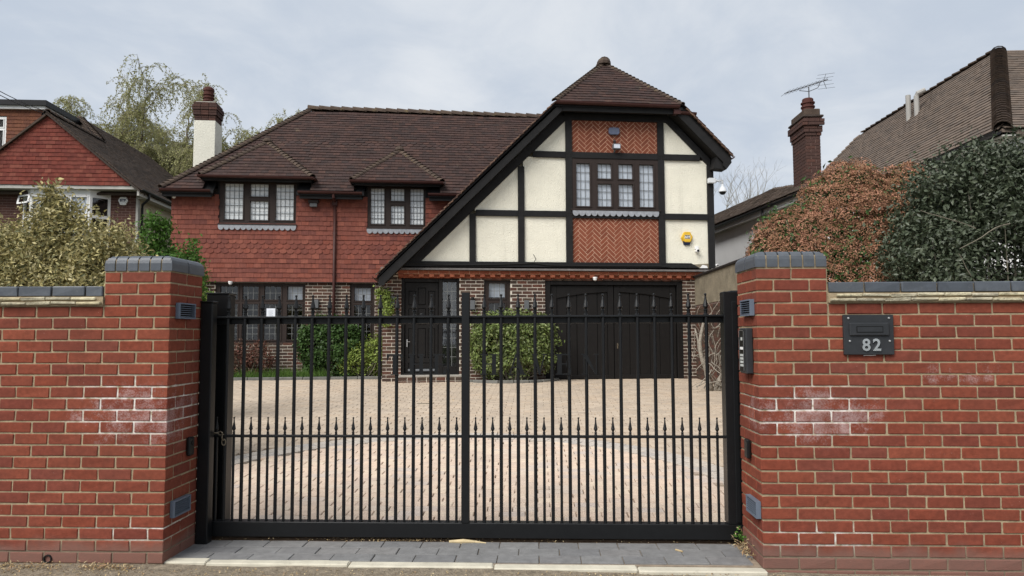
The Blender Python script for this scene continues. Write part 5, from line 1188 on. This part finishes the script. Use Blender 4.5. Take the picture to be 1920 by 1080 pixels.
# lower wing
LA=R(7.4); lw=thing('neighbour_annex',(5.73,17.06,.70),'white rendered side wing with low tiled roof right of the timbered house','building',LA)
MB().box(0,3,-2.2,7.5,-.4,3.72).build('wall','wall_white',lw); MB().box(-.2,0,-2.4,7.5,3.68,3.74).build('soffit','soffit_white',lw); MB().box(-.24,-.2,-2.5,7.5,3.66,3.80).build('fascia','pvc_white',lw)
m=MB(); half_gutter(m,(-.30,-2.5,3.80),(-.30,7.5,3.80),.06); m.build('gutter','gutter_black',lw)
lr=slab([(-.3,-2.5,3.84),(-.3,7.5,3.84),(1.35,7.5,4.86),(1.35,3.0,4.86)],.06,'roof','roof_right',lw); s=math.hypot(1.65,1.02); it=tile_items((-.32,0,3.84),(0,-1,0),(1.65/s,0,1.02/s),int(s/.11),.11,.2,.018,lambda t:[(-7.5,2.5-t*5.5/s)]); pieces(lr,'roof_tile',it,'roof_right',100)
slab([(1.35,3.0,4.86),(1.35,7.5,4.86),(3.2,7.5,3.84),(3.2,-2.5,3.84)],.06,'far_slope','roof_right',lw); slab([(-.3,-2.5,3.84),(1.35,3.0,4.86),(3.2,-2.5,3.84)],.06,'end_slope','roof_right',lw)
m=MB(); m.tube([(-.30,.1,3.74),(-.30,.1,3.62),(-.12,.02,3.45),(-.06,.0,3.3),(-.06,.0,-.3)],.035,8); m.build('downpipe','gutter_black',lw)
# chimney of the right neighbour (bonded to the wing behind the shrub)
cn=thing('chimney_stack',(6.05,15.9,3.8),'slender dark brick chimney with corbelled top and round pot on the right','chimney'); cc=MB().box(-.15,.15,-.40,.40,-2.5,2.55).build('mortar_bed','mortar_nb',cn); it=[]
for r in range(36):
    z=-.1+r*.0735; e=0 if r<29 else (.02,.04,.04,.075,.075,.035,.0)[r-29]
    w2,d2=.157+e,.41+e
    for sgn in ((0,0) if False else (1,)):
        if r%2: it+=[(cbox(round(w2*2-.115,2),.05,.065,.003,.001,0),T(-.055,-d2+.025,z)),(cbox(.1,.05,.065,.003,.001,0),T(w2-.05,-d2+.025,z))]
        else: it+=[(cbox(.1,.05,.065,.003,.001,0),T(-w2+.05,-d2+.025,z)),(cbox(round(w2*2-.115,2),.05,.065,.003,.001,0),T(.055,-d2+.025,z))]
        n=4; 
        for i in range(n):
            ln=(2*d2-.06)/n; it.append((cbox(.05,round(ln-.009,3),.065,.003,.001,1),T(-w2+.025,-d2+.055+ln*(i+.5)+(0 if r%2 else -.0),z)))
pieces(cc,'brick',it,'brick_chim',260); m=MB(); m.box(-.225,.225,-.475,.475,2.40,2.45); m.box(-.17,.17,-.42,.42,2.45,2.60); m.build('corbel_cap','roof_nb',cn,bevel=.02)
m=MB(); m.lathe([(.13,2.58),(.13,2.66),(.15,2.67),(.15,2.7),(.125,2.71),(.125,2.75),(.15,2.76),(.15,2.79),(.12,2.8),(.12,2.86),(.1,2.88)],(-.02,-.22,0),12); m.build('chimney_pot','pot',cn)
o=thing('tv_aerial',(6.09,15.75,6.35),'grey television aerial on a thin mast above the brick chimney','aerial'); MB().tube([(0,0,-.2),(0,0,.62)],.012,6).build('mast','aerial_grey',o)
bmx=[Vector((-.52,.05,.50)),Vector((.42,-.02,.78))]; MB().tube(bmx,.01,5).build('boom','aerial_grey',o)
for i in range(11):
    p=bmx[0].lerp(bmx[1],.03+i*.085); MB().tube([p+Vector((.05,-.16,.02)),p-Vector((.05,-.16,.02))],.005,4).build('element','aerial_grey',o)
m=MB(); e=Vector((.33,0,.75))
for k in range(5): 
    q=e+Vector((.03*abs(k-2),0,(k-2)*.08)); m.tube([q+Vector((-.14,.12,.02)),q+Vector((.14,-.12,-.02))],.004,4)
m.tube([e+Vector((.06,0,-.17)),e,e+Vector((.06,0,.17))],.006,4); m.build('reflector','aerial_grey',o); MB().tube([(-.2,.02,.55),(0,0,.52),(.2,0,.6),(.25,0,.7)],.008,5).build('brace','aerial_grey',o)

# ------------------------------------------------------------------ large shrubs behind the walls
bush('variegated_shrub',(-4.95,6.9,.1),'dense cream and olive variegated shrub above the left brick wall','shrub',
  [((-.75,0,1.62),(.62,.5,.78)),((.05,.1,1.7),(.62,.5,.80)),((.6,0,1.6),(.55,.45,.72)),((.17,0,2.32),(.26,.26,.40)),((.6,0,2.15),(.26,.26,.42)),((-.45,0,2.15),(.35,.3,.28)),((1.0,0,1.45),(.33,.35,.5)),((-1.3,0,1.7),(.6,.5,.65))],2100,32,.075,.047,.38,'leaf_varieg',12,nmix=.35,jit=.1,up=-.1)
o=bush('variegated_sprig',(-4.78,6.82,2.45),'single upright sprig rising from the variegated shrub','shrub',[((-.03,0,.38),(.06,.06,.2)),((-.0,0,.15),(.1,.09,.2))],26,14,.035,.06,.36,'leaf_varieg',2,nmix=.4)
bush('green_shrub',(-5.27,9.9,.3),'fresh green shrub growing beside the left corner of the house','shrub',[((0,0,1.9),(.36,.3,.55)),((-.25,0,2.15),(.18,.18,.55)),((-.18,0,2.65),(.16,.14,.22)),((.32,0,1.95),(.22,.2,.35)),((-.42,0,1.7),(.2,.2,.5)),((.36,.05,2.4),(.07,.07,.12))],300,26,.055,.055,.5,'leaf_green',6,jit=.2)
bush('climber',hb(-4.3,1.72,.5),'small climber peeping over the left gate pier beside the window','climber',[((0,0,2.15),(.1,.1,.16)),((.12,0,1.85),(.2,.1,.2)),((-.05,0,1.4),(.15,.12,.4))],70,18,.04,.05,.5,'leaf_lime',3)
# photinia with flower heads
o=thing('photinia',(3.22,7.7,.1),'rounded shrub covered in rusty pink flower heads above the right pier','shrub')
lob=[((0,0,1.8),(.85,.6,.95)),((-.45,.05,1.75),(.5,.5,.75)),((.5,0,2.05),(.6,.5,1.0)),((.2,.1,2.5),(.62,.5,.74)),((.72,.0,2.45),(.45,.4,.75)),((-.3,0,2.25),(.45,.4,.55)),((-.5,0,2.3),(.36,.38,.42)),((-.62,0,1.95),(.34,.4,.55))]
P,Nn,ci,CP,CN=crown_points(sublobes(lob,210,.12,.2,.55)+[(c,tuple(x*.96 for x in r)) for c,r in lob],5600,1,.001,1,.04,gap=-2); CN2=norm(CN+np.array([0,0,.55])); k=44; ci=np.repeat(np.arange(len(CP)),k)
a=rng.normal(size=(len(ci),3)); a-=(a*CN2[ci]).sum(1,keepdims=True)*CN2[ci]; rad=.07*np.sqrt(rng.random((len(ci),1)))*rng.uniform(.75,1.35,(len(CP),1))[ci]; a=norm(a)*rad; pos=CP[ci]+a+CN2[ci]*(.025-rad*rad*6)+rng.normal(size=a.shape)*.005
cr=rng.random(len(CP)); leaves('flower_heads',pos,norm(CN2[ci]+rng.normal(size=a.shape)*.5),.0145,.9,'floret',o,rnd=np.mod(cr[ci]*.45+rng.random(len(ci))*.4,1))
P,Nn,ci,CP,CN=crown_points([(c,tuple(x*.9 for x in r)) for c,r in lob],2300,14,.07,1,.07,gap=-2); P=P-Nn*.06; leaves('crown',P,norm(Nn*.7+rng.normal(size=P.shape)*.5),.06,.42,'leaf_dark',o)
P,Nn,ci,CP2,_=crown_points([((-.42,-.42,1.9),(.12,.08,.12)),((.62,-.38,1.85),(.14,.08,.2))],26,14,.04,1,.2); leaves('new_shoots',P,norm(Nn+rng.normal(size=P.shape)*.6),.085,.36,'leaf_red',o,up=.5)
m=MB(); [m.tube([(rr.uniform(-.1,.1),rr.uniform(-.1,.1),0),(c[0]*.5,c[1]*.5,c[2]*.5),(c[0],c[1],c[2])],[.04,.03,.015],6) for c,_ in lob]; m.build('stems','wood_bark',o)
m=MB(); [m.tube([np.array(c)*.9,c,np.array(c)+np.array([rr.uniform(-.1,.1),0,.05])],.004,4) for c in CP[::6]]; m.build('twigs','twig',o,fix=False,kind='stuff')
# dark glossy evergreen
o=bush('evergreen_shrub',(4.35,6.7,.1),'large dark grey green glossy evergreen above the right brick wall','shrub',
  [((0,0,1.8),(.85,.6,1.0)),((-.45,-.05,1.75),(.55,.5,.75)),((-.25,0,2.35),(.6,.5,.6)),((.25,0,2.65),(.62,.5,.55)),((.7,0,2.3),(.6,.5,.9)),((-.62,0,2.05),(.28,.3,.35))][:0]+sublobes([((0,0,1.8),(.85,.6,1.0)),((-.45,-.05,1.75),(.55,.5,.75)),((-.25,0,2.35),(.6,.5,.6)),((.25,0,2.65),(.62,.5,.55)),((.7,0,2.3),(.6,.5,.9)),((-.62,0,2.05),(.28,.3,.35))],100,.14,.30,.3)+[((0,0,1.8),(.7,.5,.85)),((.2,0,2.45),(.55,.4,.5))],2300,28,.07,.043,.48,'leaf_holly',10,'twig',nmix=.45,jit=.1,up=.25,gap=-.42)
P=[];Q=[]; m=MB()
for (x,z,h) in ((-.38,2.72,.38),(.1,3.05,.2),(-.02,3.0,.16),(.32,3.2,.46),(-.55,2.5,.3),(.55,3.1,.25)):
    p,r=wig((x,-.1,z-.2),(rr.uniform(-.3,.1),0,1),6,.008,.004,(h+.2)/6,.03); m.tube(p,r,4)
    for q in p[1:]:
        for j in range(9): P.append(q+Vector((rr.uniform(-.03,.03),rr.uniform(-.03,.03),rr.uniform(-.02,.02)))); Q.append((rr.uniform(-1,1),rr.uniform(-1,1),.6))
for i in range(12):
    p,r=wig((rr.uniform(-.7,.5),-.62,rr.uniform(1.4,2.3)),(rr.uniform(-1,1),-.2,rr.uniform(-.3,1)),7,.006,.003,.07,.09); m.tube(p,r,4)
leaves('top_sprigs',np.array([p[:] for p in P]),np.array(Q),.06,.45,'leaf_holly',o,up=.4,kind='stuff'); m.build('sprig_stems','twig',o,fix=False,kind='stuff')

# ------------------------------------------------------------------ trees behind
def weeping(name,loc,label,h,limbs,spread,seed,nstr,lsize):
    o=thing(name,loc,label,'tree'); r_=random.Random(seed); tr_=MB(); br_=MB(); ends=[]
    tr_.tube([(0,0,-.5),(.1,0,h*.2),(-.05,.05,h*.42),(.1,0,h*.6)],[.32,.26,.2,.14],9)
    def grow(p,d,ln,rad,lev):
        pts=[p]; n=6; dd=Vector(d)
        for i in range(n):
            dd=(dd+Vector((r_.uniform(-.25,.25),r_.uniform(-.25,.25),r_.uniform(-.08,.16)-.04*lev))).normalized(); pts.append(pts[-1]+dd*ln/n)
        br_.tube(pts,[rad*(1-.75*i/n) for i in range(n+1)],6 if lev<2 else 4,cap=False)
        if lev>=1: ends.extend(pts[2:])
        if lev<3:
            for i in range(4 if lev<2 else 3):
                q=pts[r_.randint(2,n)]; a=Vector((r_.uniform(-1,1),r_.uniform(-1,1),r_.uniform(-.1,.75))); grow(q,(dd*.7+a*.75).normalized(),ln*r_.uniform(.45,.65),rad*.45,lev+1)
    for (dx,dz,z0) in limbs: grow(Vector((0,0,h*z0)),Vector((dx,r_.uniform(-.35,.35),dz)).normalized(),spread*r_.uniform(.85,1.1),.14,0)
    tr_.build('trunk','wood_bark',o); br_.build('branches','wood_bark',o,fix=False)
    st=MB(); P=[];Tn=[]
    for k in range(nstr):
        p=Vector(r_.choice(ends)); d=Vector((r_.uniform(-1,1),r_.uniform(-1,1),r_.uniform(-.2,.5))).normalized(); n=r_.randint(5,9); pts=[p]
        for i in range(n): d=(d+Vector((r_.uniform(-.1,.1),r_.uniform(-.1,.1),-.33))).normalized(); pts.append(pts[-1]+d*.16)
        st.tube(pts,.006,3,cap=False)
        for q in pts[1:]:
            for j in range(4): P.append((q.x+r_.uniform(-.05,.05),q.y+r_.uniform(-.05,.05),q.z+r_.uniform(-.05,.05)))
    st.build('twigs','twig',o,fix=False); P=np.array(P); leaves('crown',P,rng.normal(size=P.shape),lsize,.5,'leaf_birch',o,up=-.7)
    return o
weeping('birch_tree',(-17.9,33.2,.4),'tall weeping birch with thin spring leaves behind the white chimney',8.9,[(-1,.35,.5),(-.9,.7,.55),(-.55,.9,.58),(-.2,.9,.6),(.2,1.0,.6),(.5,.9,.6),(.85,.7,.55),(1.1,.35,.5),(-1.1,.12,.62),(1.1,.15,.62),(-1,.45,.62),(1,.5,.62)],4.8,3,9500,.10)
weeping('birch_tree',(-22.2,36.5,.4),'smaller weeping birch rising behind the left house roof',12.0,[(-.9,.6,.55),(-.4,.8,.6),(.2,.9,.6),(.7,.7,.55),(.9,.35,.5),(1,.1,.6)],3.5,11,3000,.10)
weeping('birch_tree',(-14.8,35,.4),'weeping birch showing above the hip of the main roof',9.8,[(-.7,.7,.55),(.5,.8,.6),(.0,.9,.6),(.9,.3,.55),(1,.6,.55)],3.7,21,3200,.10)
o=thing('bare_tree',(10.9,41,.4),'distant leafless tree between the gable corner and the white annex','tree'); r_=random.Random(5); m=MB()
def gb_(p,d,ln,rad,lev):
    q=p+d*ln; m.tube([p,(p+q)/2+Vector((r_.uniform(-.1,.1),0,0)),q],[rad,rad*.8,rad*.55],4,cap=False)
    if lev<6:
        for i in range(3 if lev<4 else 2): gb_(q,(d+Vector((r_.uniform(-.7,.7),r_.uniform(-.5,.5),r_.uniform(-.1,.5)))).normalized(),ln*r_.uniform(.62,.82),rad*.55,lev+1)
gb_(Vector((0,0,0)),Vector((0,0,1)),3.2,.16,0); m.build('branches','twig',o,fix=False); 
# ------------------------------------------------------------------ litter
def scatter(name,n,fx,mat,size,asp,label=None):
    P=np.array([fx() for _ in range(n)]); Nn=norm(rng.normal(size=P.shape)*.5+np.array([0,0,1])); o=leaves(name,P,Nn,size,asp,mat,None,up=0); tag(o,kind='stuff'); return o
def f1():
    c=random.choice((-3.55,-3.4,-3.25,-3.1,-2.8,-2.72,-2.6)); return (c+random.gauss(0,.07),4.5-abs(random.gauss(0,.05)),.018+abs(random.gauss(0,.014)))
scatter('leaf_litter',620,f1,'litter',.022,.3)
scatter('gravel_litter',900,lambda:(random.uniform(-3.8,1.5),random.uniform(4.36,4.5),.004+random.random()*.008),'litter',.014,.5)
scatter('track_litter',420,lambda:(random.choice((random.uniform(-2.3,1.3),random.gauss(-1.0,.3),random.gauss(-.9,.2))),random.uniform(5.055,5.12),.028+random.random()*.006),'litter',.014,.5)
scatter('pier_weeds',160,lambda:(1.37+random.gauss(0,.018),random.uniform(4.72,5.03),.03+abs(random.gauss(0,.04))),'litter',.035,.2)
scatter('pier_weed_leaves',40,lambda:(1.375+random.gauss(0,.012),random.uniform(4.9,5.03),.09+abs(random.gauss(0,.03))),'leaf_green',.025,.7)
scatter('drive_litter',160,lambda:(lambda y:(random.uniform(-3,3.2),y,gz(y)+.008))(random.uniform(9,15)),'litter',.03,.5)
mb=MB(); mb.tube([(-.62,5.045,.03),(-.52,5.04,.034),(-.44,5.045,.03),(-.36,5.03,.028)],[.012,.02,.012,.004],6); tag(mb.build('dead_leaf','litter'),'curled dry leaf lying on the pavers before the gate','leaf')
mb=MB(); mb.tube([(.92,4.90,.03),(.96,4.86,.03)],[.008,.006],5); tag(mb.build('cigarette_end','litter'),'small brown stub lying on the pavers near the right pier','litter')
